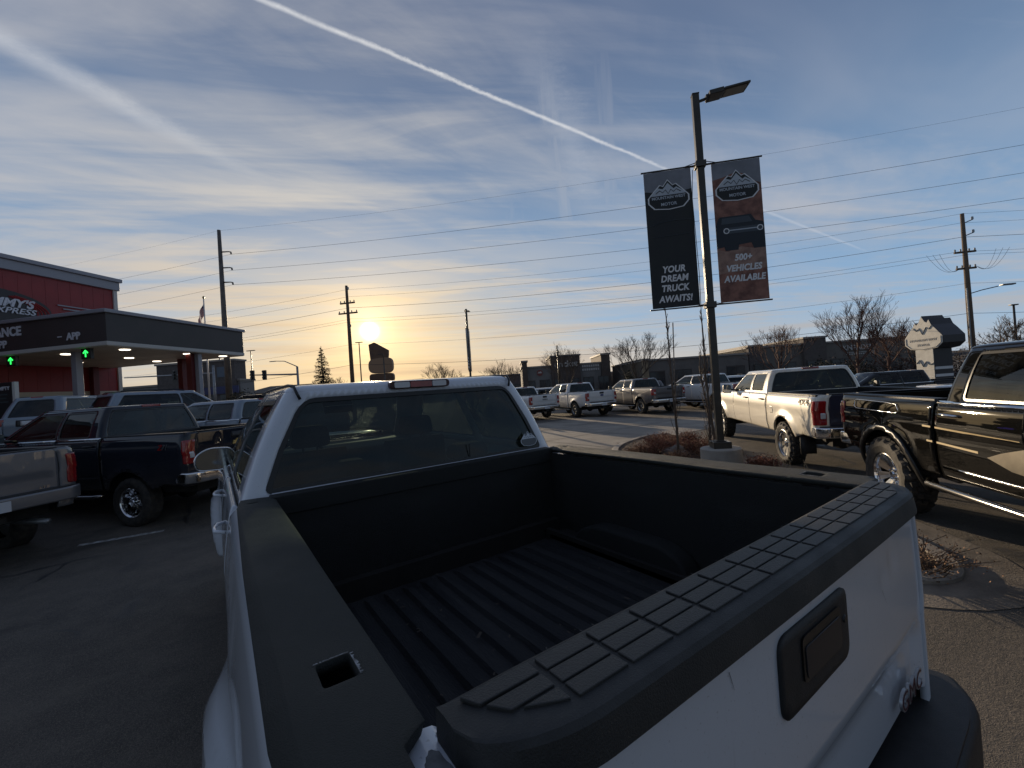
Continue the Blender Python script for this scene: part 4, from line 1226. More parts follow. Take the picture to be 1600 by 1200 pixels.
    b.tube(pts, .006, 6, cap=False); b.build('chrome_outline', CHROME, r, smooth=True)
    panel('sill_trim', [(2.1, .74), (2.1, .765), (4.1, .765), (4.1, .74)], [], .3, I['Sm'](1, .008), CHROME, r, (1, 0, 0), solid=.01)
    # cars behind
    put('dark pickup side-on in the far right of the lot, in front of the mountain sign', 'pickup truck', 25.4, 3.65, -45, black, group=G1, zr=1.38, zb=1.36, zt=1.86, sp=.12)
    car = dict(bed=False, Lb=.02, zb=1.08, zr=1.08, z0=.34, ya=.92, wb=2.72, R=.36, rr=.22, tw=.22, hw=.92, roof_side=.66, win=(.02, .86), wb_half=(.62, .50), hitch=False, trimb='none', style='plain', spokes=5, flare=.02, arch=.06)
    def suv(label, x, y, az, pm, name='parked_suv', grp='cars on and beyond the lot', rails=False, **kk):
        p = dict(car); p.update(L=4.65, zt=1.70, lean=.30, rake=.75, sp=.1); p.update(kk)
        r, I = put(label, 'car', x, y, az, pm, name=name, group=grp, **p)
        if rails:
            for s_ in (-1, 1):
                b = MB(); b.tube([(s_*.60, .5, p['zt']-.02), (s_*.60, .6, p['zt']+.04), (s_*.60, 2.2, p['zt']+.04), (s_*.60, 2.35, p['zt']-.02)], .018, 6); b.build('roof_rail', TRIM, I['roof'])
            for yy in (.9, 1.9):
                b = MB(); b.tube([(-.60, yy, p['zt']+.05), (.60, yy, p['zt']+.05)], .018, 6); b.build('roof_rail', TRIM, I['roof'])
        return r
    suv('silver crossover with black roof rails between the pay canopy and the dark blue pickup', -3.2, 18.8, 62, ltblue, rails=True, zt=1.68)
    suv('white SUV seen from behind at the far left, beside the menu board', -5.0, 20.6, 24, ltblue, zt=1.76)
    suv('black car beyond the pale blue pickup, left of the nearest cab', 3.6, 24.5, -50, navy, zt=1.62, L=4.7, lean=.5, name='parked_car')
    suv('small white car in the distance behind the canopy columns', -.6, 30.5, -45, W_LOT, zt=1.5, L=4.5, name='parked_car', lean=.55)
    suv('silver car parked far off between canopy and nearest cab', 5.3, 33.5, -60, silver, zt=1.5, name='parked_car', lean=.55)
    suv('white SUV beyond the white crew cab pickup, in front of the phone shop', 23.4, 26.0, -30, W_LOT, zt=1.72)
    suv('grey SUV beyond the grey pickup in the row across the drive', 29.5, 21.0, -40, grey, zt=1.68)
    suv('white SUV with black roof rack just left of the sunlit pickup windscreen', 26.5, 12.6, -40, W_LOT, zt=1.72, rails=True)
    suv('white car nosing out behind the black lifted pickup cab', 17.6, .9, -30, W_LOT, zt=1.52, name='parked_car', lean=.5)
fleet()

# ------------------------------------------------------------------ street furniture
FR_AZ = 44.6                       # local +x runs along E1, local +y along E2
def frame_thing(name, label, cat, loc, group=None):
    return thing(name, label, cat, loc, FR_AZ, group)

def banner_pole(x, y, label, near=True, az=None):
    g = gh(x, y)
    r = frame_thing('banner_pole', label, 'lamp post', (x, y, g), 'banner lamp posts of the dealer lot')
    if az is not None: r.rotation_euler = (0, 0, rz(az-90))
    b = MB(); b.lathe([(.001, .40), (.36, .40), (.385, .385), (.39, -.1)], 36); b.build('concrete_base', CONC, r, smooth=True).modifiers.new('n', 'EDGE_SPLIT')
    b = MB(); b.box(-.17, .17, -.17, .17, .395, .53).box(-.10, .10, -.10, .10, .53, .55); b.build('base_cover', BRONZE, r, bevel=.01)
    b = MB(); b.box(-.066, .066, -.066, .066, .5, 7.6); p = b.build('pole', BRONZE, r, bevel=.01)
    b = MB(); b.box(-.07, .07, -.07, .07, 7.6, 7.62); b.build('pole_cap', BRONZE, p)
    b = MB(); b.tube([(.05, 0, 7.46), (.22, 0, 7.50)], .03, 8).box(.20, .26, -.05, .05, 7.45, 7.56); b.build('lamp_arm', BRONZE, r)
    b = MB(); M = Matrix.Translation((.26, 0, 7.52))@Matrix.Rotation(-.10, 4, 'Y')@Matrix.Rotation(.10, 4, 'X')
    b.box(-.02, .26, -.17, .17, -.03, .06, M); hd = b.build('lamp_head', BRONZE, r, bevel=.012)
    b = MB(); b.box(.26, .74, -.19, .19, -.005, .035, M); b.build('lamp_panel', BRONZE, hd, bevel=.008)
    b = MB(); b.box(.30, .70, -.15, .15, -.012, -.006, M); b.build('lamp_lens', mat('lamp_lens', (.22, .21, .18), .3), hd)
    for z in (6.17, 3.30):
        b = MB(); b.box(-.10, .10, -.10, .10, z-.06, z+.06)
        for q in (-1, 1):
            for w_ in (-1, 1): b.tube([(q*.09, w_*.09, z+.02), (q*.30, w_*.02, z)], .010, 5)
        cl = b.build('clamp', BRONZE, r, bevel=.008)
        for q in (-1, 1):
            b = MB(); b.tube([(q*.08, 0, z), (q*1.17, 0, z)], .016, 6); b.build('banner_arm', BRONZE, cl)
    ink = mat('banner_dark_print', (.014, .016, .018), .6, noise_scale=2, col2=(.022, .024, .022))
    greysky = mat('banner_grey_print', (.26, .27, .30), .6, noise_scale=2, col2=(.19, .20, .22))
    rock = mat('banner_rock_print', (.34, .16, .115), .65, noise_scale=4.5, col2=(.13, .055, .042), detail=10)
    rock2 = mat('banner_sand_print', (.40, .25, .19), .65, noise_scale=6, col2=(.22, .13, .10), detail=10)
    wht = mat('banner_white_print', (.75, .75, .75), .6); mid = mat('banner_field', (.48, .52, .56), .6); darkp = mat('banner_truck_print', (.02, .026, .034), .6); lead = mat('banner_edge_print', (.06, .075, .09), .6)
    for s_ in (-1, 1):
        x0, x1 = (.21, 1.12) if s_ > 0 else (-1.12, -.19)
        z0, z1 = 3.325, 6.15
        nx_, nz_ = 8, 20; vs = []
        wav = lambda x, z: .018*sin(z*1.7+s_)*sin((x-x0)/(x1-x0)*pi)-.02*sin((z-z0)/(z1-z0)*pi)
        for t_ in (0, .006):
            for j in range(nz_+1):
                for i in range(nx_+1):
                    x = x0+(x1-x0)*i/nx_; z = z0+(z1-z0)*j/nz_
                    vs.append((x, t_, z))
        k = (nx_+1)*(nz_+1)
        fs = []
        for j in range(nz_):
            for i in range(nx_):
                a = j*(nx_+1)+i; fs.append((a, a+1, a+nx_+2, a+nx_+1)); fs.append((k+a, k+a+nx_+1, k+a+nx_+2, k+a+1))
        bn = mesh_obj('banner', vs, fs, ink if s_ < 0 else rock, r)
        cx = (x0+x1)/2
        b = MB()
        if s_ < 0:
            b.prism([(x0, z1), (x1, z1), (x1, z1-.42), (cx+.2, z1-.46), (cx, z1-.40), (cx-.25, z1-.42), (x0, z1-.38)], -.002, -.0004, 'y')
        else:
            b.prism([(x0, z1), (x1, z1), (x1, z1-.50), (x1-.18, z1-.42), (x1-.30, z1-.28), (cx, z1-.22), (x0+.2, z1-.30), (x0, z1-.34)], -.002, -.0004, 'y')
        b.build('printed_sky', greysky, bn)
        e = emblem(bn, cx, 5.60 if s_ > 0 else 5.60, .82, -.003, wht, ink, mid, words=near)
        if s_ > 0:
            b = MB(); b.prism([(x0, 4.40), (x0+.2, 4.34), (cx, 4.42), (x1-.2, 4.36), (x1, 4.43), (x1, 3.95), (x0, 3.9)], -.002, -.0004, 'y'); b.build('printed_sand', rock2, bn)
            truck = [(x0, 4.42), (x0, 4.86), (x0+.06, 5.02), (x0+.10, 5.05), (cx+.22, 5.05), (cx+.30, 4.92), (x1-.02, 4.88), (x1, 4.80), (x1, 4.36), (x1-.22, 4.36), (x1-.26, 4.48), (x0+.42, 4.46), (x0+.40, 4.36), (x0+.16, 4.36), (x0+.14, 4.44)]
            b = MB(); b.prism(truck, -.0036, -.0022, 'y'); tk = b.build('printed_truck', darkp, bn)
            b = MB(); b.prism([(x0+.11, 4.90), (x0+.13, 5.02), (cx+.18, 5.02), (cx+.24, 4.90)], -.005, -.0038, 'y')
            b.prism([(x0+.14, 4.70), (x0+.14, 4.82), (x1-.03, 4.82), (x1-.03, 4.70)], -.005, -.0038, 'y'); b.build('printed_windscreen', lead, tk)
            for hx in (x0+.20, x1-.08):
                b = MB(); b.lathe([(.040, -.0065), (.058, -.0065), (.058, -.0052), (.040, -.0052), (.040, -.0065)], 20, 'y', (hx, 0, 4.76)); b.build('printed_headlight', wht, tk)
            b = MB(); b.box(x0+.26, x1-.14, -.0066, -.0054, 4.755, 4.775); b.build('printed_light_bar', mid, tk)
            lines = [('500+', 4.20), ('VEHICLES', 3.99), ('AVAILABLE', 3.78)]; cxx = cx+.02
        else:
            b = MB(); pts = [(x0+.06, 5.04), (x0+.3, 5.10), (cx+.1, 5.12), (x1-.06, 5.10)]
            b.tube([(x, -.004, z) for x, z in pts], .006, 4); b.tube([(x0+.1, -.004, 4.80), (x1-.1, -.004, 4.82)], .004, 4); b.build('printed_outline', lead, bn)
            lines = [('YOUR', 4.11), ('DREAM', 3.92), ('TRUCK', 3.72), ('AWAITS!', 3.50)]; cxx = cx
        for t_, z in lines:
            text('banner_lettering', t_, .185 if s_ < 0 else .175, wht, bn, (cxx, -.005, z), ext=.001, bold=.007, shear=.18, sx=.86, spacing=1.04)
    if near:
        b = MB(); b.tube([(-.16, -.03, 6.08), (-.2, -.03, 5.5), (-.17, -.02, 4.0), (-.19, -.03, 3.1), (-.16, -.03, 2.0), (-.18, -.03, .5)], .007, 5)
        b.build('cable', WIREM, r)
    return r
banner_pole(8.38, 4.79, 'tall bronze lamp post with two dealer banners standing on a round concrete base')
banner_pole(14.82, 26.24, 'distant lamp post with banners, just above the roof of the nearest pickup', near=False, az=36)

PH = {}
def line_pole(kind, x, y, h, label, base=None):
    g = gh(x, y)
    r = frame_thing('utility_pole', label, 'utility pole', (x, y, g))
    h = h-g
    if kind == 'steel':
        b = MB(); b.tube([(0, 0, -.3), (0, 0, h*.5), (0, 0, h)], [.30, .23, .15], 14); b.build('pole', STEEL, r, smooth=True)
        for z in (16.15, 14.66, 13.30):
            z -= g
            b = MB(); b.tube([(.1, 0, z+.28), (.9, 0, z+.22), (1.12, 0, z+.16)], [.07, .05, .05], 8); a = b.build('davit_arm', STEEL, r, smooth=True)
            b = MB(); b.tube([(1.12, 0, z+.17), (1.15, 0, z-.05)], .07, 8); b.build('insulator', STEEL, a)
    else:
        b = MB(); b.tube([(0, 0, -.3), (0, 0, h*.5), (0, 0, h)], [.20, .165, .11], 12); b.build('pole', WOOD, r, smooth=True)
        for z, xs in kind[1]:
            b = MB(); z -= g
            b.box(-xs, xs, -.06, .06, z-.06, z+.06); a = b.build('crossarm', WOOD, r)
            for q in (-xs*.92, xs*.92, -xs*.4, xs*.4):
                b = MB(); b.lathe([(.02, z+.06), (.05, z+.10), (.05, z+.2), (.02, z+.24)], 8, 'z', (q, 0, 0)); b.build('insulator', GALV, a)
        for z in kind[2]:
            b = MB(); z -= g; b.tube([(0, -.1, z), (.32, -.3, z+.12)], .035, 6); b.lathe([(.03, 0), (.07, .04), (.07, .2), (.03, .24)], 8, 'z', (.34, -.32, z+.1)); b.build('insulator_bracket', GALV, r)
    return r
line_pole('steel', 1.25, 47.89, 18.5, 'tall dark steel transmission pole with three short arms behind the pay canopy')
line_pole(('wood', [(10.4, .7), (9.5, .9)], [11.4, 8.1]), 10.19, 39.22, 11.95, 'weathered wooden utility pole just left of the sun')
rp = line_pole(('wood', [(9.2, .65), (8.05, .6)], [11.2, 10.3]), 43.64, 6.14, 11.9, 'wooden utility pole with insulators and jumper loops at the right')
def pole_gear():
    for s_ in (-1, 1):
        for k in range(3):
            b = MB(); x0 = s_*(.5+.3*k); pts = []
            for i in range(9):
                t = i/8; pts.append((s_*(.5+(1.7+.4*k-.5)*t), -.2, 8.0+1.1*t**1.6 - .9*sin(pi*t)*.55+.35))
            b.tube(pts, .009, 4); b.build('jumper_wire', WIREM, rp)
    b = MB(); b.tube([(0, 0, 6.5), (.5, -.4, 6.65), (1.1, -.9, 6.75)], .035, 6); a = b.build('lamp_arm', GALV, rp)
    b = MB(); b.box(1.0, 1.75, -1.35, -1.05, 6.72, 6.82, None); b.build('lamp_head', GALV, a, bevel=.03)
    b = MB(); b.tube([(-.15, -.12, .5), (-.15, -.12, 6.9)], .05, 8); b.build('conduit', GALV, rp)
pole_gear()
def catenary(name, P, Q, sag, label, rad=.02, n=40, group='overhead wires'):
    P = Vector(P); Q = Vector(Q)
    pts = [P.lerp(Q, i/n)-Vector((0, 0, 4*sag*(i/n)*(1-i/n))) for i in range(n+1)]
    b = MB(); b.tube(pts, rad*.42, 4, cap=False)
    o = b.build(name, WIREM, None, fix=False); tag(o, label, 'wire', group); return o
def wires():
    T = Vector((1.25, 47.89, 0)); W0 = Vector((10.19, 39.22, 0)); W1 = Vector((43.64, 6.14, 0))
    far = 92
    for off, z, nm, zr_ in ((0, 18.45, 'highest thin wire from the top of the steel pole', 20.6), (1.15, 16.1, 'wire from the upper arm of the steel pole', 18.0), (1.15, 14.6, 'wire from the middle arm of the steel pole', 15.9), (1.15, 13.25, 'wire from the lowest arm of the steel pole', 14.0)):
        a = T+E1*off; a.z = z
        rr_ = .014 if z > 18 else .028
        q = T+E1*far; q.z = zr_
        catenary('power_line', a, q, 1.5, nm+', running right', rr_)
        q = T-E1*70; q.z = z-.6
        catenary('power_line', a, q, 1.4, nm+', running left', rr_*.8)
    for dz, dx, nm, rr_ in ((11.9, 0, 'top wire of the wooden poles', .018), (11.3, .3, 'second wire of the wooden poles', .018), (10.3, .3, 'third wire of the wooden poles', .03), (9.35, .8, 'fourth wire of the wooden poles', .02), (8.95, -.6, 'fifth wire of the wooden poles', .02), (7.0, 0, 'sixth wire of the wooden poles', .018), (4.9, .1, 'lowest cable of the wooden poles', .03)):
        a = W0+E1*.2*0+E2*dx*.5; a.z = dz-(.3 if dz > 6 else 0)
        q = W1+E2*dx*.5; q.z = dz
        catenary('power_line', a, q, .75, nm+', between the two poles', rr_)
        e = W1+E1*40+E2*dx*.5; e.z = dz-.3
        catenary('power_line', q, e, .7, nm+', right of the right pole', rr_)
        e = W0-E1*45+E2*dx*.5; e.z = dz-.9
        catenary('power_line', a, e, .8, nm+', left of the left pole', rr_)
wires()

def streetlight(x, y, h, arm, label, heads=1, tilt=0, name='street_lamp'):
    g = gh(x, y); r = frame_thing(name, label, 'street lamp', (x, y, g), 'street lamps in the distance')
    b = MB(); b.tube([(0, 0, -.2), (0, 0, h)], [.11, .07], 8); b.build('pole', BRONZE, r, smooth=True)
    if arm:
        sgn = 1 if arm > 0 else -1
        b = MB(); b.tube([(0, 0, h-.1), (arm*.4, 0, h+.45), (arm, 0, h+.55)], .045, 6); a = b.build('lamp_arm', BRONZE, r, smooth=True)
        b = MB(); b.box(min(arm, arm+sgn*.6), max(arm, arm+sgn*.6), -.12, .12, h+.47, h+.57); b.build('lamp_head', BRONZE, r, bevel=.02)
    else:
        b = MB(); b.box(-.75*heads, .75*heads, -.14, .14, h, h+.10); b.build('lamp_head', BRONZE, r, bevel=.02)
    return r
streetlight(17.2, 61.5, 9.7, 0, 'thin pole with a short crossbar just left of the sign under the sun', .7, name='street_lamp')
streetlight(18.7, 56.0, 7.0, -.1, 'short dark lamp pole curving up beside the sign under the sun')
streetlight(5.0, 75.0, 9.5, 0, 'distant twin-head lamp pole between canopy and traffic signal arm', .9)
streetlight(1.1, 78.0, 9.8, 0, 'distant cross-topped light pole right of the blue-banded building', .8)
streetlight(35, 40, 6.6, .0, 'thin lamp pole beside the young trees in the distance', .15)
streetlight(55.0, 5.2, 6.2, 0, 'dark lamp pole right of the right wooden pole, in front of bare trees', .35)

def signal_arm(x, y, h, L, heads, label, lamp=True, sgn=-1):
    g = gh(x, y); r = frame_thing('traffic_signal', label, 'traffic signal', (x, y, g), 'traffic signal arms over the street')
    h -= g
    b = MB(); b.tube([(0, 0, -.2), (0, 0, h)], [.17, .12], 10); b.build('pole', GALV, r, smooth=True)
    zz = h-.9
    b = MB(); b.tube([(0, 0, zz), (sgn*L, 0, zz+.35)], [.11, .06], 8); b.build('mast_arm', GALV, r, smooth=True)
    if lamp:
        b = MB(); b.tube([(0, 0, h), (sgn*1.6, 0, h+.75), (sgn*2.8, 0, h+.85)], [.06, .05, .045], 6); b.box(min(sgn*2.8, sgn*3.5), max(sgn*2.8, sgn*3.5), -.12, .12, h+.8, h+.88); b.build('street_light_arm', GALV, r)
    for f in heads:
        xx = sgn*f; z = zz+.35*f/L
        b = MB(); b.box(xx-.2, xx+.2, -.18, .10, z-.60, z+.55); s_ = b.build('signal_head', mat('signal_black', (.02, .02, .02), .5), r, bevel=.03)
        for k in range(3):
            b = MB(); b.tube([(xx, -.34, z+.38-.36*k), (xx, -.18, z+.38-.36*k)], .13, 8); b.build('visor', TRIM, s_)
    return r
signal_arm(8.21, 55.2, 6.1, 6.3, (4.3, 5.9), 'traffic signal mast arm with curved street light, right of the canopy')
signal_arm(.2, 60.8, 6.9, 12.5, (1.9, 5.2), 'traffic signal arm seen beneath the pay canopy roof', lamp=False)

def flag():
    x, y = -.25, 48.9; g = gh(x, y)
    r = thing('flagpole', 'white flagpole behind the canopy, left of the steel pole', 'flagpole', (x, y, g))
    b = MB(); b.tube([(0, 0, 0), (0, 0, 11.3)], [.08, .05], 8); b.build('pole', mat('white_metal', (.6, .6, .6), .4), r, smooth=True)
    b = MB(); b.lathe([(.001, 11.5), (.09, 11.42), (.11, 11.35), (.09, 11.27), (.001, 11.2)], 10); b.build('finial', mat('gold_ball', (.6, .45, .2), .3, .8), r, smooth=True)
    f = thing('flag', 'striped red, white and blue national flag hanging limp from the flagpole', 'flag', (x, y, g))
    f.rotation_euler = (0, 0, radians(-35))
    red = mat('flag_red', (.36, .03, .04), .8); wh = mat('flag_white', (.62, .60, .58), .8); bl = mat('flag_blue', (.02, .03, .10), .8)
    for k in range(13):
        vs = []; n = 12
        for i in range(n+1):
            t = i/n
            for e in (0, 1):
                z = 10.9-(k+e)*.085-t*1.35-.25*t*t; xx = -.04-t*.62; yy = .09*sin(t*9+k*.12)
                vs.append((xx*(1-.15*(k+e)/13), yy, z-.35*(k+e)/13*0))
        fs = [(2*i, 2*i+1, 2*i+3, 2*i+2) for i in range(n)]
        mesh_obj('stripe', vs, fs, red if k % 2 == 0 else wh, f, smooth=True)
    vs = []; n = 6
    for i in range(n+1):
        t = i/n*.42
        for e in (0, 1):
            vs.append(((-.04-t*.62)*1.0, .09*sin(t*9)+(-.012), 10.91-e*.60-t*1.35-.25*t*t))
    mesh_obj('canton', vs, [(2*i, 2*i+1, 2*i+3, 2*i+2) for i in range(n)], bl, f, smooth=True)
flag()

# ------------------------------------------------------------------ signs
def signs():
    # dealer pylon on the right
    x, y = 36.0, 7.1
    r = thing('pylon_sign', 'mountain-shaped dealer sign on a sunlit pillar with white bands, right side', 'sign', (x, y, -.35), 0)
    # face normal towards the camera-left, where the sun rakes it
    r.rotation_euler = (0, 0, radians(-122))
    pale = mat('sign_face', (.60, .58, .52), .35, noise_scale=3, col2=(.50, .48, .43)); dk = mat('sign_side', (.03, .03, .035), .4); ln = mat('sign_relief', (.30, .29, .27), .5)
    S_ = 2.35
    outer = [(-.50, .02), (-.34, .22), (-.24, .33), (-.20, .42), (-.15, .36), (-.09, .42), (-.01, .58), (.07, .44), (.13, .40), (.18, .48), (.24, .33), (.34, .22), (.50, .02), (.50, -.16), (.36, -.28), (.0, -.33), (-.36, -.28), (-.50, -.16)]
    P = [(a*S_, 3.55+b*S_) for a, b in outer]
    b = MB(); b.prism(P, -.02, 1.35, 'y'); hd = b.build('sign_box', dk, r)
    b = MB(); b.prism([(a*.97, 3.55+(z-3.55)*.97) for a, z in P], -.05, -.022, 'y'); f = b.build('sign_face', pale, hd)
    b = MB(); zig = [(-.24, .28), (-.16, .20), (-.08, .26), (.0, .10), (.10, .27), (.17, .22), (.24, .30)]
    b.tube([(a*S_, -.06, 3.55+z*S_) for a, z in zig], .03, 5); b.tube([(a*.90, -.055, 3.55+(z-3.55)*.90) for a, z in P[12:]+P[:1]], .02, 4); b.build('peak_line', ln, f)
    text('sign_lettering', 'MOUNTAIN WEST', .20, ln, f, (0, -.055, 3.42), ext=.01); text('sign_lettering', 'MOTOR', .20, ln, f, (0, -.055, 3.12), ext=.01)
    b = MB(); b.box(-.55, .55, .0, 1.15, -.1, 2.85); pl = b.build('pillar', dk, r)
    b = MB(); b.box(-.53, .53, -.03, -.002, -.1, 2.84); b.build('pillar_face', pale, pl)
    for z in (.75, 1.15, 1.6):
        b = MB(); b.box(.552, .57, .02, 1.13, z, z+.16).box(-.53, .53, -.05, -.032, z, z+.02); b.build('white_band', mat('band_white', (.7, .7, .7), .5), pl)
    b = MB(); b.tube([(-.5, -.05, 2.0), (-.3, -.05, 2.2), (-.1, -.05, 1.8), (.1, -.05, 2.1), (.3, -.05, 1.9), (.55, -.05, 2.0)], .03, 5); b.build('peak_line', ln, pl)
    # tall shop sign right below the sun
    c = Vector((19.35, 59.65, 0)); g = gh(c.x, c.y)
    r = thing('pylon_sign', 'brown stacked pylon sign with purple message board silhouetted under the sun', 'sign', (c.x, c.y, g), 34.9)
    br = mat('sign_brown', (.15, .085, .05), .6, noise_scale=1.5, col2=(.11, .06, .04)); tan = mat('sign_tan', (.32, .20, .12), .6)
    z0 = 2.0
    b = MB(); b.prism([(-1.15, 6.4), (-1.35, 9.25), (-.55, 9.55), (1.35, 8.35), (1.3, 7.7), (1.0, 6.2)], -.3, .3, 'y'); b.build('roof_panel', br, r, bevel=.03)
    b = MB(); b.prism(roundpoly([(-1.5, 5.2), (-1.5, 7.2), (1.85, 7.4), (1.85, 5.2)], .9, 6), -.42, .42, 'y'); b.build('oval_panel', tan, r, bevel=.03)
    b = MB(); b.prism(roundpoly([(-1.45, 4.0), (-1.45, 5.15), (1.9, 5.15), (1.9, 4.0)], .45, 5), -.40, .40, 'y'); mm = b.build('lower_panel', br, r, bevel=.03)
    b = MB(); b.box(-1.2, 1.75, -.3, .3, 1.2, 3.7).box(-.8, 1.3, -.2, .2, 3.6, 4.1).box(-.8, 1.3, -.2, .2, -.5, 1.3); b.build('base_panel', br, r)
    led = emis('message_board', (.16, .10, .75), 1.1)
    b = MB(); b.box(.35, 1.65, -.33, -.305, 1.75, 2.75); bd = b.build('message_board', mat('board_back', (.05, .04, .15), .4), r)
    b = MB(); b.box(.45, 1.2, -.345, -.332, 2.42, 2.62).box(.42, 1.6, -.345, -.332, 2.12, 2.28).box(.6, 1.6, -.345, -.332, 1.84, 2.0); b.build('lit_rows', led, bd)
signs()

# ------------------------------------------------------------------ buildings
def block(b, x0, x1, y0, y1, z0, z1): b.box(x0, x1, y0, y1, z0, z1)
def carwash():
    g = .95
    red = mat('red_metal_cladding', (.27, .017, .018), .45, noise_scale=1.5, col2=(.23, .015, .016)); dark = mat('canopy_fascia', (.055, .046, .044), .5, noise_scale=1, col2=(.045, .040, .038))
    lt = mat('grey_trim', (.30, .30, .33), .5, .2); cream = mat('soffit_panel', (.52, .46, .38), .5, noise_scale=1, col2=(.45, .39, .32)); beige = mat('beige_band', (.48, .43, .35), .6)
    ltr = mat('sign_letter_white', (.62, .62, .66), .5)
    r = frame_thing('car_wash_building', 'tall red metal-clad car wash building with pale parapet at the left edge', 'building', (-4.66, 34.94, 0))
    # local: x along E1 (0 = visible wall), y along E2 (0 = far corner, negative nearer)
    b = MB(); b.box(-14, -.02, -26, 0, 3.3, 9.5); b.box(-14, -.15, -26, -.1, .4, 3.35); b.build('core', mat('core_wall', (.20, .16, .13), .7), r)
    y = -.28; k = 0
    while y > -26:                                  # ribbed cladding, one panel each
        b = MB(); b.box(-.02, .05, y-.279, y+.279, 3.36, 9.46); b.box(.05, .056, y-.279, y-.245, 3.36, 9.46)
        if k == 0: first = b.build('cladding_panel', red, r)
        else:
            o = first.copy(); COL.objects.link(o); o.parent = r; o.location = (0, y+.28, 0)
        y -= .56; k += 1
    b = MB(); b.box(-.3, .22, -26.2, .25, 9.45, 9.95); b.box(-.35, .34, -26.3, .34, 9.95, 10.16); b.build('parapet', lt, r, bevel=.02)
    b = MB(); b.box(-.05, .14, -.06, .14, .9, 9.5); b.build('corner_trim', mat('corner_white', (.55, .53, .50), .5), r)
    b = MB(); b.box(-.05, .12, -26, 0, 3.12, 3.36); b.build('beige_band', beige, r)
    b = MB(); b.box(-.10, .10, -26, -.05, .8, 1.75); b.build('brick_plinth', mat('brown_plinth', (.16, .10, .07), .8, noise_scale=8, col2=(.11, .07, .05)), r)
    for i in range(12):
        y0 = -1.2-i*2.05
        b = MB(); b.box(-.06, .0, y0-.86, y0+.86, 1.8, 3.08)
        w_ = b.build('window', mat('dark_glazing', (.02, .022, .025), .08), r)
        b = MB(); b.box(-.03, .05, y0-.98, y0-.86, 1.75, 3.12); b.build('window_frame', beige, w_)
    for y0 in (-3.0, -7.0):
        b = MB(); b.box(.06, .16, y0-1.0, y0+.6, 5.25, 5.33); b.build('wall_light_bar', lt, r)
    # logo: dark oval with red swooshes and lettering
    b = MB(); n = 40
    oval = [(-5.9+2.7*cos(2*pi*k/n), 7.50+1.0*sin(2*pi*k/n)) for k in range(n)]
    b.prism(oval, .085, .14, 'x'); sg = b.build('wall_sign', mat('logo_dark', (.035, .03, .03), .5), r)
    for i in range(4):
        pts = []
        for k in range(14):
            a = radians(62-k*8.2); pts.append((.15, -5.9+(2.6-.16*i)*cos(a), 7.38+(.90-.02*i)*sin(a)-.0))
        b = MB(); b.tube(pts, .045, 4); b.build('swoosh', mat('logo_red', (.30, .03, .03), .5), sg)
    text('sign_lettering', "TOMMY'S", .56, ltr, sg, (.17, -4.0, 7.80), rot=(pi/2, 0, pi/2), ext=.02, bold=.02, shear=.3, sx=1.05, align='RIGHT')
    text('sign_lettering', "EXPRESS", .40, ltr, sg, (.17, -3.92, 7.42), rot=(pi/2, 0, pi/2), ext=.02, bold=.006, shear=.3, sx=1.2, align='RIGHT')
    for i in range(4):
        b = MB(); b.box(.10, .13, -2.9+.25*i, -.75-.05*i, 8.02-.17*i, 8.08-.17*i); b.build('wing_stripe', lt, sg)
    # ---- pay canopy
    r = frame_thing('pay_canopy', 'flat dark-fascia pay canopy with lit ceiling in front of the car wash', 'canopy', (-3.37, 23.3, 0))
    L, D = 15.0, 7.0
    b = MB(); b.box(-L, 0, 0, D, 4.90, 6.05); b.build('fascia', dark, r, bevel=.01)
    b = MB(); b.box(-L-.1, .10, -.10, D+.10, 6.05, 6.20); b.build('roof_edge', lt, r, bevel=.02)
    b = MB(); b.box(-L, .02, -.02, D+.02, 4.74, 4.90); b.build('lower_trim', mat('soffit_trim', (.50, .48, .45), .5), r, bevel=.01)
    for i in range(10):
        for j in range(4):
            b = MB(); x0 = -i*1.5; y0 = .04+j*1.74
            b.box(x0-1.485, x0-.01, y0, y0+1.725, 4.715, 4.738)
            if i == 0 and j == 0: tile = b.build('soffit_panel', cream, r)
            else:
                o = tile.copy(); COL.objects.link(o); o.parent = r; o.location = (-i*1.5, j*1.74, 0)
    glow = emis('canopy_lamp', (1.0, .88, .70), 4.0)
    f0 = None
    for (x, y_) in ((-3.5, 1.0), (-6.6, 3.6), (-.8, 1.3), (-3.6, 3.7), (-.7, 4.2), (-9.5, 1.0), (-9.8, 4.0), (-4.4, 5.8), (-.6, 6.2)):
        b = MB(); b.lathe([(.001, 0), (.17, 0), (.19, .008), (.19, .03)], 16)
        if f0 is None:
            f0 = b.build('ceiling_lamp', glow, r); o = f0
        else: o = f0.copy(); COL.objects.link(o); o.parent = r
        o.location = (x, y_, 4.69)
    for (x, y_, rd, w_) in ((-2.6, .75, 0, .13), (-2.9, 5.9, 1, .15), (-.62, 4.3, 1, .16), (-.34, 4.42, 0, .11), (-8.6, .75, 0, .13), (-8.8, 5.9, 1, .15)):
        b = MB(); b.box(x-w_, x+w_, y_-w_, y_+w_, .9, 4.72); b.build('column', mat('dark_red_column', (.11, .012, .012), .5) if rd else lt, r, bevel=.01)
    green = emis('green_arrow', (.03, 1.0, .12), 2.2)
    for x in (-5.18, -1.28):
        b = MB(); b.box(x-.24, x+.24, .15, .28, 4.28, 4.72); s_ = b.build('lane_signal', TRIM, r, bevel=.01)
        b = MB(); b.box(x-.022, x+.022, .135, .148, 4.36, 4.62)
        for q in (-1, 1):
            M = Matrix.Translation((x, .141, 4.625))@Matrix.Rotation(q*radians(48), 4, 'Y')
            b.box(-.02, .02, -.006, .006, -.16, .01, M)
        b.build('arrow', green, s_)
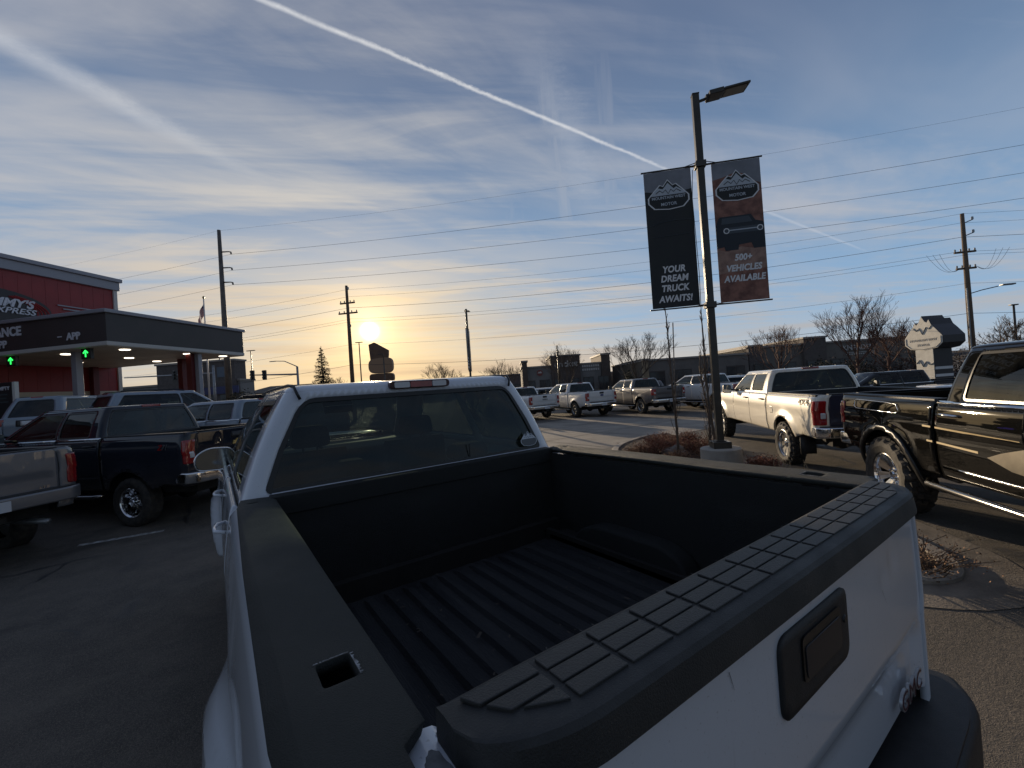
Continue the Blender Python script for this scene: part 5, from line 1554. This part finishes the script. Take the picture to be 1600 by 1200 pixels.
    text('fascia_lettering', 'APP', .40, ltr, r, (-1.62, -.012, 5.22), ext=.01, bold=.014, sx=1.0)
    text('fascia_lettering', 'CLEARANCE', .52, ltr, r, (-4.28, -.012, 5.68), ext=.01, bold=.02, sx=1.0, align='RIGHT')
    text('fascia_lettering', 'APP', .42, ltr, r, (-5.08, -.012, 5.18), ext=.01, bold=.015, align='RIGHT')
    b = MB(); b.box(-2.42, -2.20, -.02, -.004, 5.24, 5.28); b.build('fascia_mark', ltr, r)
    # menu board
    x = Vector((-3.37, 23.3, 0))+E1*(-2.55)+E2*(-1.6)
    r = frame_thing('menu_board', 'black portrait board on a pale post under the front of the canopy', 'sign', (x.x, x.y, gh(x.x, x.y)))
    b = MB(); b.box(-.40, .36, -.07, .07, .95, 2.45); bd = b.build('board', mat('board_black', (.018, .019, .022), .4), r, bevel=.02)
    text('board_lettering', 'EMPTY', .19, ltr, bd, (-.02, -.075, 2.22), ext=.004, bold=.006)
    b = MB()
    for i, w_ in enumerate((.42, .36, .44)): b.box(-.27, -.27+w_, -.076, -.071, 1.98-.14*i, 2.02-.14*i)
    b.build('small_print', mat('faded_print', (.06, .09, .10), .5), bd)
    b = MB(); b.box(.37, .49, -.06, .06, 0, 2.45); b.build('post', mat('white_post', (.6, .58, .55), .5), r)
carwash()

def shop(label, P, Q, h, depth, colr, towers, cat='building', cornice=.25, wins=0, base=0, extra=None, wc=(.022, .025, .03)):
    """low shop with its front along P->Q (left to right seen from us) and raised parapet towers"""
    P = Vector(P); Q = Vector(Q); d = (Q-P); L = d.length; az = math.degrees(atan2(d.x, d.y))
    r = bpy.data.objects.new('shop_building', None); COL.objects.link(r)
    r.location = (P.x, P.y, base); r.rotation_euler = (0, 0, atan2(d.y, d.x)); r['label'] = label; r['category'] = cat
    wall = mat('shop_wall_%02d' % (len(_M)), colr, .85, noise_scale=.6, col2=tuple(c*.82 for c in colr))
    cap = mat('shop_cornice', (.30, .27, .24), .7)
    b = MB(); b.box(0, L, 0, depth, -1, h); b.build('wall', wall, r)
    b = MB(); b.box(-.15, L+.15, -.18, depth+.15, h, h+cornice); b.build('cornice', cap, r)
    b = MB(); b.box(-.05, L+.05, -.08, -.002, -.5, .9); b.build('plinth', mat('stone_plinth', (.22, .20, .18), .9), r)
    for i, (a, c, hh, col) in enumerate(towers):
        m_ = mat('tower_%s' % '_'.join('%02d' % int(q*100) for q in col), col, .85, noise_scale=3, col2=tuple(q*.75 for q in col))
        b = MB(); b.box(a*L, c*L, -.5-.02*i, depth*.6, -1, hh); t = b.build('tower', m_, r)
        b = MB(); b.box(a*L-.15, c*L+.15, -.68-.02*i, depth*.6+.1, hh, hh+cornice); b.build('tower_cornice', cap, t)
    if wins:
        for i in range(wins):
            a = (i+.5)/wins*L
            if any(t[0]*L-.3 < a < t[1]*L+.3 and False for t in towers): continue
            w_ = L/wins*.32
            yb = -.06
            for t in towers:
                if t[0]*L-.2 < a < t[1]*L+.2: yb = -.62
            b = MB(); b.box(a-w_-.08, a+w_+.08, yb-.02, yb+.1, .2, 2.85); f = b.build('window', mat('window_frame_bronze', (.06, .05, .045), .5), r)
            for q in (-1, 1):
                b = MB(); b.box(min(a+q*.05, a+q*w_), max(a+q*.05, a+q*w_), yb-.04, yb-.022, .35, 2.7); b.build('pane', mat('shop_pane', (.03, .035, .04), .08), f)
    return r
# phone shop strip
r = shop('brown and grey phone shop strip with cream lettering behind the parked white pickups', (41.5, 56.4), (53.2, 48.2), 4.9, 14, (.23, .22, .21), [(0, .06, 5.9, (.11, .085, .07)), (.33, .66, 6.4, (.115, .09, .078)), (.90, 1.0, 6.2, (.11, .085, .07))], wins=6)
lw = mat('shop_letters', (.55, .53, .50), .5)
L_ = 14.3
text('shop_lettering', 'cricket', 1.35, lw, r, (.50*L_, -.62, 5.15), ext=.05, bold=.04)
text('shop_lettering', 'PREMIER', .62, lw, r, (.785*L_, -.12, 4.55), ext=.05, bold=.02) if False else None
b = MB()
for z in (4.45, 3.85):
    for k in range(8): b.box(.685*L_+k*.36, .685*L_+k*.36+.24, -.12, -.05, z, z+.34)
b.build('illegible_lettering', lw, r)
b = MB(); n = 20
b.prism([(.20*L_+.5*cos(2*pi*k/n), 4.0+.5*sin(2*pi*k/n)) for k in range(n)], -.12, -.02, 'y'); b.build('round_sign', mat('round_sign', (.20, .05, .04), .5), r)
b = MB(); b.prism([(.20*L_-.4, 3.95), (.20*L_-.1, 4.25), (.20*L_, 4.1), (.20*L_+.12, 4.28), (.20*L_+.4, 3.95)], -.14, -.125, 'y'); b.build('sign_peak', lw, r)
# bakery and neighbours, right
r = shop('long dark grey shop building with stone end pier behind the banner pole', (49.0, 38.5), (61.5, 30.2), 4.3, 16, (.19, .17, .155), [(0, .05, 4.4, (.34, .26, .17))], wins=4)
r = shop('dark bakery building with serif lettering behind the bare trees on the right', (62.0, 30.6), (82.5, 15.5), 5.1, 16, (.18, .16, .14), [(0, .07, 5.3, (.12, .105, .10)), (.30, .42, 5.9, (.125, .105, .095))], wins=7)
text('shop_lettering', 'KNEADERS', .95, lw, r, (15.5, -.16, 4.2), ext=.05, bold=.012)
b = MB(); b.tube([(13.6, -.12, 3.55), (17.6, -.12, 3.55)], .04, 4)
for k in range(12): b.box(13.7+k*.32, 13.7+k*.32+.2, -.12, -.05, 3.25, 3.4)
b.build('illegible_lettering', lw, r)
# tiny skyline between the sun sign and the phone shop
shop('low brown store with grey panels far off right of the pylon sign', (43, 128), (76, 106), 4.6, 25, (.23, .17, .14), [(.05, .28, 6.3, (.24, .16, .13)), (.42, .75, 6.0, (.28, .26, .24))], wins=9)
shop('long low dark store in the distance left of the phone shop', (62, 96), (84, 80), 4.2, 20, (.12, .10, .09), [(.1, .3, 5.3, (.13, .10, .09)), (.6, .8, 5.0, (.13, .10, .09))], wins=8)
shop('low tan store glimpsed left of the pylon sign', (20, 118), (38, 118), 5.2, 20, (.25, .17, .12), [(.5, .8, 5.9, (.26, .16, .12))], wins=5)
shop('low stores in the distance between phone shop and dark shop', (66, 62), (90, 46), 3.6, 20, (.20, .16, .13), [(.2, .4, 4.4, (.22, .17, .14))], wins=7)
# left, under the canopy
def blue_building():
    r = shop('grey-brown block with a long blue awning band seen beneath the canopy', (-13.5, 84.0), (3.2, 70.8), 4.6, 3, (.24, .23, .22), [(.45, .985, 7.4, (.12, .105, .10))], wins=7, base=.95)
    L = 21.5
    b = MB(); b.box(-.5, L, -.75, -.55, 2.9, 3.9); b.build('blue_band', mat('blue_band', (.03, .035, .12), .5), r)
    b = MB(); b.box(L*.86, L*.94, -.60, -.54, 5.2, 6.6); b.build('wall_sign', mat('blue_sign', (.10, .13, .17), .5), r)
blue_building()
def barn():
    r = bpy.data.objects.new('warehouse', None); COL.objects.link(r); r.location = (10.5, 92, .95); r.rotation_euler = (0, 0, radians(-30))
    r['label'] = 'low warehouse with shallow hipped roof behind the traffic signal'; r['category'] = 'building'
    b = MB(); b.box(-7, 7, 0, 14, -1, 3.2); b.build('wall', mat('warehouse_wall', (.17, .14, .12), .9), r)
    b = MB(); b.add([(-7.4, -.4, 3.2), (7.4, -.4, 3.2), (7.4, 14.4, 3.2), (-7.4, 14.4, 3.2), (-4, 5, 4.6), (4, 5, 4.6), (4, 9, 4.6), (-4, 9, 4.6)], [(0, 1, 5, 4), (1, 2, 6, 5), (2, 3, 7, 6), (3, 0, 4, 7), (4, 5, 6, 7)]); b.build('roof', mat('warehouse_roof', (.10, .085, .075), .9), r)
barn()

# ------------------------------------------------------------------ distant land
def hills():
    m = mat('distant_scrub', (.075, .06, .05), 1., noise_scale=.05, col2=(.045, .04, .036))
    for name, (P, Q), h, sd in (('hills', ((60, 330), (420, 10)), 9, 1), ('hills', ((-160, 420), (140, 380)), 9, 2), ('hills', ((330, 60), (330, -160)), 7, 3)):
        P = Vector(P); Q = Vector(Q); n = 90; vs = []
        d = (Q-P).normalized(); nn = Vector((-d.y, d.x)); 
        if nn.dot((P+Q)/2) < 0: nn = -nn
        for j, (off, f) in enumerate(((0, -.2), (6, .35), (30, .8), (80, 1.0), (160, 0))):
            for i in range(n+1):
                p = P.lerp(Q, i/n)+nn*off
                hh = h*f*(.55+.55*noise.noise(Vector((i*.09+sd*7, j*.2, 0)))+.14*noise.noise(Vector((i*.9, j, sd))))
                vs.append((p.x, p.y, max(hh, -1)))
        fs = [(j*(n+1)+i, j*(n+1)+i+1, (j+1)*(n+1)+i+1, (j+1)*(n+1)+i) for j in range(4) for i in range(n)]
        tag(mesh_obj(name, vs, fs, m, smooth=True), kind='structure')
hills()

# ------------------------------------------------------------------ trees and planting
def bare_tree(x, y, h, spread, seed, label, mt=BARK, dens=1.0, up=.35, group='bare winter trees', levels=6, trunk_r=None, base=None, minr=.010):
    rnd = random.Random(seed); g = gh(x, y) if base is None else base
    r = thing('bare_tree', label, 'tree', (x, y, g), seed*37 % 360, group)
    tr = trunk_r or h*.0135
    T = MB(); Cn = MB()
    def tube(b, pts, rs, n): b.tube(pts, rs, n, cap=False)
    def grow(p, d, L, rad, lev):
        pts = [p]; rs = [rad]; q = p.copy(); dd = d.copy(); n = 3
        for i in range(n):
            dd = (dd+Vector((rnd.gauss(0, .10), rnd.gauss(0, .10), rnd.gauss(.02, .06)+up*.10))).normalized()
            q = q+dd*L/n; pts.append(q.copy()); rs.append(max(minr, rad*(1-.38*(i+1)/n)))
        tube(Cn, pts, rs, 4 if lev < 3 else 3)
        if lev >= levels: return
        k = 3 if rnd.random() < .8 else 2
        for i in range(int(k*dens+.5)):
            t = rnd.uniform(.45, 1.0) if i else 1.0
            o = p.lerp(q, t) if t < 1 else q
            ax = Vector((rnd.gauss(0, 1), rnd.gauss(0, 1), rnd.gauss(0, .5))).normalized()
            ang = rnd.uniform(.30, .62)
            nd = (dd+ax*math.tan(ang)*.8+Vector((0, 0, up*.35))).normalized()
            grow(o, nd, L*rnd.uniform(.62, .82), max(minr, rad*.60), lev+1)
    th = h*.28
    T.tube([(0, 0, -.1), (0, 0, th*.5), (0.01, 0, th)], [tr*1.2, tr, tr*.9], 8)
    nb = 6
    for i in range(nb):
        a = 2*pi*i/nb+rnd.uniform(-.4, .4); z = th*(.75+.5*i/nb)
        T.tube([(0, 0, th), (0, 0, z+.01)], tr*.8, 6) if i == nb-1 else None
        sp_ = spread/h
        d = Vector((cos(a)*sp_, sin(a)*sp_, .75+up)).normalized()
        grow(Vector((0, 0, min(z, th*1.15))), d, h*.26, tr*.55, 1)
    grow(Vector((0, 0, th)), Vector((0, 0, 1)), h*.28, tr*.75, 1)
    T.build('trunk', mt, r, smooth=True, fix=False); Cn.build('crown', mt, r, fix=False)
    # scale crown to wanted height
    c = [o for o in bpy.data.objects if o.parent == r and o.name.startswith('crown')][-1]
    mx = max(v[2] for v in Cn.v); mxr = sorted(abs(v[0]) for v in Cn.v)[int(len(Cn.v)*.97)]
    s = h/mx
    for o in bpy.data.objects:
        if o.parent == r: o.scale = (spread/2/mxr, spread/2/mxr, s) if o == c else (1, 1, s)
    return r
_tp = {}
def at(px_az, dist): return (sin(radians(px_az))*dist, cos(radians(px_az))*dist)
TR = [ # azimuth, distance, height, spread, seed, label
    (26.0, 55, 5.8, 5.0, 3, 'bare tree left of the distant banner pole'),
    (33.9, 56, 5.9, 4.6, 4, 'bare tree right of the distant banner pole'),
    (42.2, 52, 7.2, 6.2, 5, 'bare tree in front of the phone shop lettering'),
    (51.2, 50, 7.2, 7.4, 6, 'round-crowned bare tree right of the phone shop'),
    (66.8, 48, 7.0, 6.2, 7, 'bare tree in front of the dark shop, above the sunlit pickup'),
    (73.8, 44, 8.4, 6.0, 8, 'tall twiggy bare tree beside the bakery lettering'),
    (76.2, 48, 6.4, 6.0, 9, 'lower bushy bare tree left of the mountain-shaped sign'),
    (78.0, 58, 6.4, 7.0, 13, 'reddish bare tree behind the mountain-shaped sign'),
    (83.3, 46, 5.6, 7.6, 10, 'wide bare tree right of the right wooden pole'),
    (86.8, 60, 5.6, 8.0, 14, 'bare tree at the right edge above the black pickup'),
    (12.6, 52, 4.6, 3.8, 11, 'small bare tree beside the spruce'),
]
for az_, d_, h_, sp_, sd, lb in TR:
    x, y = at(az_, d_); bare_tree(x, y, h_*(.90 if az_ > 60 else 1.0), sp_*(.9 if az_ > 60 else 1.0), sd, lb, BARKR if sd in (7, 8, 9, 13) else BARK, levels=6, minr=.006)
def thin_tree(x, y, h, seed, label, lean=(0, 0)):
    rnd = random.Random(seed); r = thing('young_tree', label, 'tree', (x, y, gh(x, y)+.02), 0, 'young bare trees in the planting bed')
    T = MB(); pts = []; n = 10
    for i in range(n+1):
        t = i/n; pts.append(Vector((lean[0]*t+.05*sin(t*7+seed), lean[1]*t+.04*sin(t*5+seed*2), h*t)))
    T.tube(pts, [.030*(1-.8*i/n)+.004 for i in range(n+1)], 6); T.build('trunk', BARK, r, smooth=True, fix=False)
    b = MB()
    for i in range(46):
        t = rnd.uniform(.12, 1); k = int(t*n); k = min(k, n-1); p = pts[k].lerp(pts[k+1], t*n-k)
        a = rnd.uniform(0, 2*pi); L = rnd.uniform(.25, .75)*(1.15-t)
        d = Vector((cos(a)*.35, sin(a)*.35, 1)).normalized()
        q1 = p+d*L*.5; q2 = q1+(d+Vector((0, 0, .6))).normalized()*L*.5
        b.tube([p, q1, q2], [.008, .006, .003], 4, cap=False)
        if rnd.random() < .7:
            d2 = (d+Vector((rnd.gauss(0, .4), rnd.gauss(0, .4), .2))).normalized(); b.tube([q1, q1+d2*L*.4], [.005, .003], 3, cap=False)
    b.build('crown', BARK, r, fix=False)
    return r
thin_tree(8.65, 5.95, 3.6, 1, 'slender bare sapling left of the banner pole in the planting bed', (.0, .1))
thin_tree(8.75, 5.15, 3.3, 2, 'twiggy bare sapling just behind the banner pole', (.05, .1))
thin_tree(9.3, 5.6, 2.4, 5, 'short bare sapling in the reddish shrubs beside the banner pole')
def stakes():
    for x, y, h, lb in ((9.05, 6.25, 3.2, 'thin leaning tree stake left of the banner pole'),):
        b = MB(); b.tube([(0, 0, 0), (.06, -.02, h*.6), (.12, -.04, h)], .014, 5)
        o = b.build('tree_stake', STEEL, None); o.location = (x, y, gh(x, y)); tag(o, lb, 'stake')
stakes()
def spruce():
    x, y = at(11.2, 47); g = gh(x, y); rnd = random.Random(5)
    r = thing('spruce_tree', 'dark spruce tree with pointed top left of the wooden pole', 'tree', (x, y, g))
    h = 7.4
    b = MB(); b.tube([(0, 0, 0), (0, 0, h)], [.13, .02], 7); b.build('trunk', BARK, r, fix=False)
    b = MB()
    z = .5
    while z < h-.15:
        t = z/h; R_ = 2.0*(1-t)**.85+.06; n = int(20*(1-t)+6)
        for i in range(n):
            a = rnd.uniform(0, 2*pi); L = R_*rnd.uniform(.6, 1.1)
            e = Vector((cos(a)*L, sin(a)*L, z-.18*L+rnd.uniform(-.06, .1))); o = Vector((0, 0, z))
            b.tube([o, o.lerp(e, .6)+Vector((0, 0, -.03)), e+Vector((0, 0, .10*L))], [.03, .02, .008], 3, cap=False)
            for k in range(int(18*L)+4):
                s_ = rnd.uniform(.2, 1); p = o.lerp(e, s_); d = Vector((rnd.gauss(0, 1), rnd.gauss(0, 1), rnd.gauss(-.2, .6))).normalized()*rnd.uniform(.10, .26)
                w_ = d.cross(Vector((0, 0, 1))).normalized()*.03
                b.add([p-w_, p+w_, p+d], [(0, 1, 2)])
        z += .17
    b.build('crown', mat('spruce_needles', (.028, .038, .024), .9, noise_scale=3, col2=(.015, .022, .014)), r, fix=False)
spruce()
def bush(x, y, R_, h, seed, label, mt, leaf, n=900, grp='shrubs in the distance', nm='shrub', base=None, stems=True, lsz=.05):
    rnd = random.Random(seed); r = thing(nm, label, 'shrub', (x, y, gh(x, y) if base is None else base), 0, grp)
    b = MB(); f = MB()
    for i in range(n//9):
        a = rnd.uniform(0, 2*pi); q = rnd.uniform(0, 1)**.6; L = h*rnd.uniform(.6, 1.1)*(1-.35*q)
        p = Vector((cos(a)*q*R_*.45, sin(a)*q*R_*.45, 0)); e = Vector((cos(a)*q*R_+rnd.gauss(0, .08), sin(a)*q*R_+rnd.gauss(0, .08), L))
        m_ = p.lerp(e, .5)+Vector((rnd.gauss(0, .04), rnd.gauss(0, .04), .06*h))
        b.tube([p, m_, e], [.007, .005, .003], 3, cap=False)
        for k in range(9):
            c = (m_.lerp(e, rnd.uniform(-.4, 1.1)))+Vector((rnd.gauss(0, .05), rnd.gauss(0, .05), rnd.gauss(0, .04)))
            d = Vector((rnd.gauss(0, 1), rnd.gauss(0, 1), rnd.gauss(0, 1))).normalized()*lsz*rnd.uniform(.5, 1.3); w_ = d.cross(Vector((rnd.gauss(0, 1), .3, 1))).normalized()*lsz*.4
            f.add([c, c+d*.5+w_, c+d, c+d*.5-w_], [(0, 1, 2, 3)])
    b.build('stems', mt, r, fix=False)
    if leaf: f.build('leaves', leaf, r, fix=False)
    return r
RL = mat('dry_red_leaves', (.24, .075, .045), .85, noise_scale=9, col2=(.15, .06, .035)); TL = mat('dry_tan_leaves', (.30, .17, .09), .9, noise_scale=9, col2=(.17, .09, .05)); GRS = mat('dry_grass', (.40, .31, .18), .9, noise_scale=9, col2=(.25, .18, .10))
beds = [(8.85, 6.75, .50, .42, 'red-leaved dry shrub at the left end of the planting bed', RL), (9.3, 6.25, .42, .38, 'rusty dry shrub behind the rock in the planting bed', RL), (9.75, 6.9, .5, .40, 'dry reddish shrub by the far kerb of the planting bed', RL),
        (9.1, 5.35, .40, .34, 'brown dry shrub left of the round concrete base', TL), (9.6, 5.9, .45, .42, 'tangled dry shrub behind the round concrete base', RL), (10.2, 7.5, .5, .40, 'dry reddish shrub furthest into the planting bed', RL),
        (8.75, 4.15, .30, .22, 'low dry shrub right of the round concrete base', RL), (8.35, 5.75, .36, .28, 'tan dry shrub near the pickup bed rail', TL), (10.6, 7.0, .45, .40, 'rusty dry shrub at the kerb facing the sunlit pickup', RL), (8.5, 7.0, .32, .26, 'small tan dry shrub at the rounded kerb tip', TL)]
for i, (x, y, R_, h, lb, lf) in enumerate(beds):
    bush(x, y, R_, h, 20+i, lb, BARKR, lf, 1500, 'dry shrubs in the planting bed', lsz=.030)
bush(5.14, 1.22, .50, .30, 50, 'flattened clump of dry twigs beside the tailgate of the nearest pickup', mat('dry_twigs', (.13, .085, .055), .9, noise_scale=9, col2=(.09, .06, .04)), TL, 900, 'dry shrubs in the planting bed', lsz=.02)
bush(7.5, 2.95, .10, .75, 51, 'single tall dry stem between the sunlit pickup and the black pickup', GRS, None, 27, 'dry shrubs in the planting bed')
bush(8.1, 3.55, .14, .5, 52, 'few dry stems behind the bed rail below the sunlit pickup wheel', GRS, None, 45, 'dry shrubs in the planting bed')
def rock(x, y, s, seed, label):
    bm = bmesh.new(); bmesh.ops.create_icosphere(bm, subdivisions=3, radius=s)
    for v in bm.verts:
        n_ = noise.noise(v.co*2.2/s*.5+Vector((seed, 0, 0)))*.45+noise.noise(v.co*6/s*.5+Vector((0, seed, 0)))*.15
        v.co *= 1+n_; v.co.z *= .62
    me = bpy.data.meshes.new('rock'); bm.to_mesh(me); bm.free(); me.materials.append(mat('rock', (.17, .14, .12), .9, noise_scale=5, col2=(.09, .075, .065), bump=.5, bump_scale=20))
    o = bpy.data.objects.new('rock', me); link(o); o.location = (x, y, gh(x, y)+s*.3); tag(o, label, 'rock', 'rocks in the planting bed')
rock(8.95, 6.2, .30, 1, 'angular brown boulder beside the sapling in the planting bed')
rock(9.9, 5.35, .18, 2, 'small rock nearer the sunlit pickup in the planting bed')
def mulch_chips():
    rnd = random.Random(9); b = MB()
    for i in range(5200):
        t = rnd.random()
        if t < .6: x = rnd.uniform(7.5, 11.8); y = rnd.uniform(4.3, 9.0)
        elif t < .8: x = rnd.uniform(7, 9.2); y = rnd.uniform(3, 5.4)
        else: x = rnd.uniform(4.8, 6.3); y = rnd.uniform(.95, 2.0)
        if not pip(np.array([x]), np.array([y]), ISL)[0]: continue
        a = rnd.uniform(0, pi); L = rnd.uniform(.015, .05); w_ = L*.3
        d = Vector((cos(a), sin(a), rnd.uniform(-.3, .5)))*L; q = Vector((-sin(a), cos(a), 0))*w_; p = Vector((x, y, gh(x, y)+.03))
        b.add([p-d-q, p+d-q, p+d+q, p-d+q], [(0, 1, 2, 3)])
    o = b.build('mulch_chips', mat('mulch_chip', (.16, .10, .065), .9, noise_scale=3, col2=(.07, .045, .03)), fix=False); tag(o, kind='stuff')
mulch_chips()
EV = mat('evergreen_leaves', (.035, .04, .028), .9, noise_scale=4, col2=(.02, .024, .018))
def far_bush(az_, d_, R_, h, seed, label, leaf=EV, n=1800, lsz=.16):
    x, y = at(az_, d_); bush(x, y, R_, h, seed, label, BARK, leaf, n, lsz=lsz)
far_bush(2.7, 44, 1.5, 2.5, 70, 'dark round evergreen behind the steel pole')
far_bush(70.8, 42, .9, 2.6, 71, 'dark upright juniper beside the bakery building')
far_bush(50.2, 47, .5, 3.0, 72, 'narrow dark evergreen under the round-crowned tree')
far_bush(59.2, 42, 1.0, 2.2, 73, 'reddish shrub before the dark shop, left of the banner pole', RL)
far_bush(73.2, 46, 1.6, 2.2, 74, 'dark evergreen mound left of the far dark pickup')
far_bush(-.8, 42, 1.0, 1.9, 75, 'dark shrub beneath the far end of the canopy')
def hedge():
    rnd = random.Random(3); b = MB()
    for i in range(9000):
        a = rnd.uniform(71.5, 92); d = 55+rnd.gauss(0, 1.5); x, y = at(a, d)
        z = -.35+abs(rnd.gauss(0, .8))+rnd.uniform(0, 1.4)
        v = Vector((rnd.gauss(0, 1), rnd.gauss(0, 1), rnd.gauss(0, 1))).normalized()*.22; w_ = v.cross(Vector((.2, .3, 1))).normalized()*.06; p = Vector((x, y, z))
        b.add([p-w_, p+w_, p+v], [(0, 1, 2)])
    o = b.build('hedge', mat('winter_hedge', (.13, .075, .055), .95, noise_scale=2, col2=(.06, .045, .035)), fix=False); tag(o, kind='stuff')
    for i, (a0, a1, d0) in enumerate(((43, 62, 60),)):
        b = MB()
        for k in range(1500):
            a = rnd.uniform(a0, a1); x, y = at(a, d0+rnd.gauss(0, 1)); z = rnd.uniform(0, 1.6)
            v = Vector((rnd.gauss(0, .3), rnd.gauss(0, .3), 1)).normalized()*.5; w_ = Vector((.04, .02, 0)); p = Vector((x, y, z))
            b.add([p-w_, p+w_, p+v], [(0, 1, 2)])
        tag(b.build('dry_brush', mat('winter_hedge', (.1, .08, .06)), fix=False), kind='stuff')
hedge()
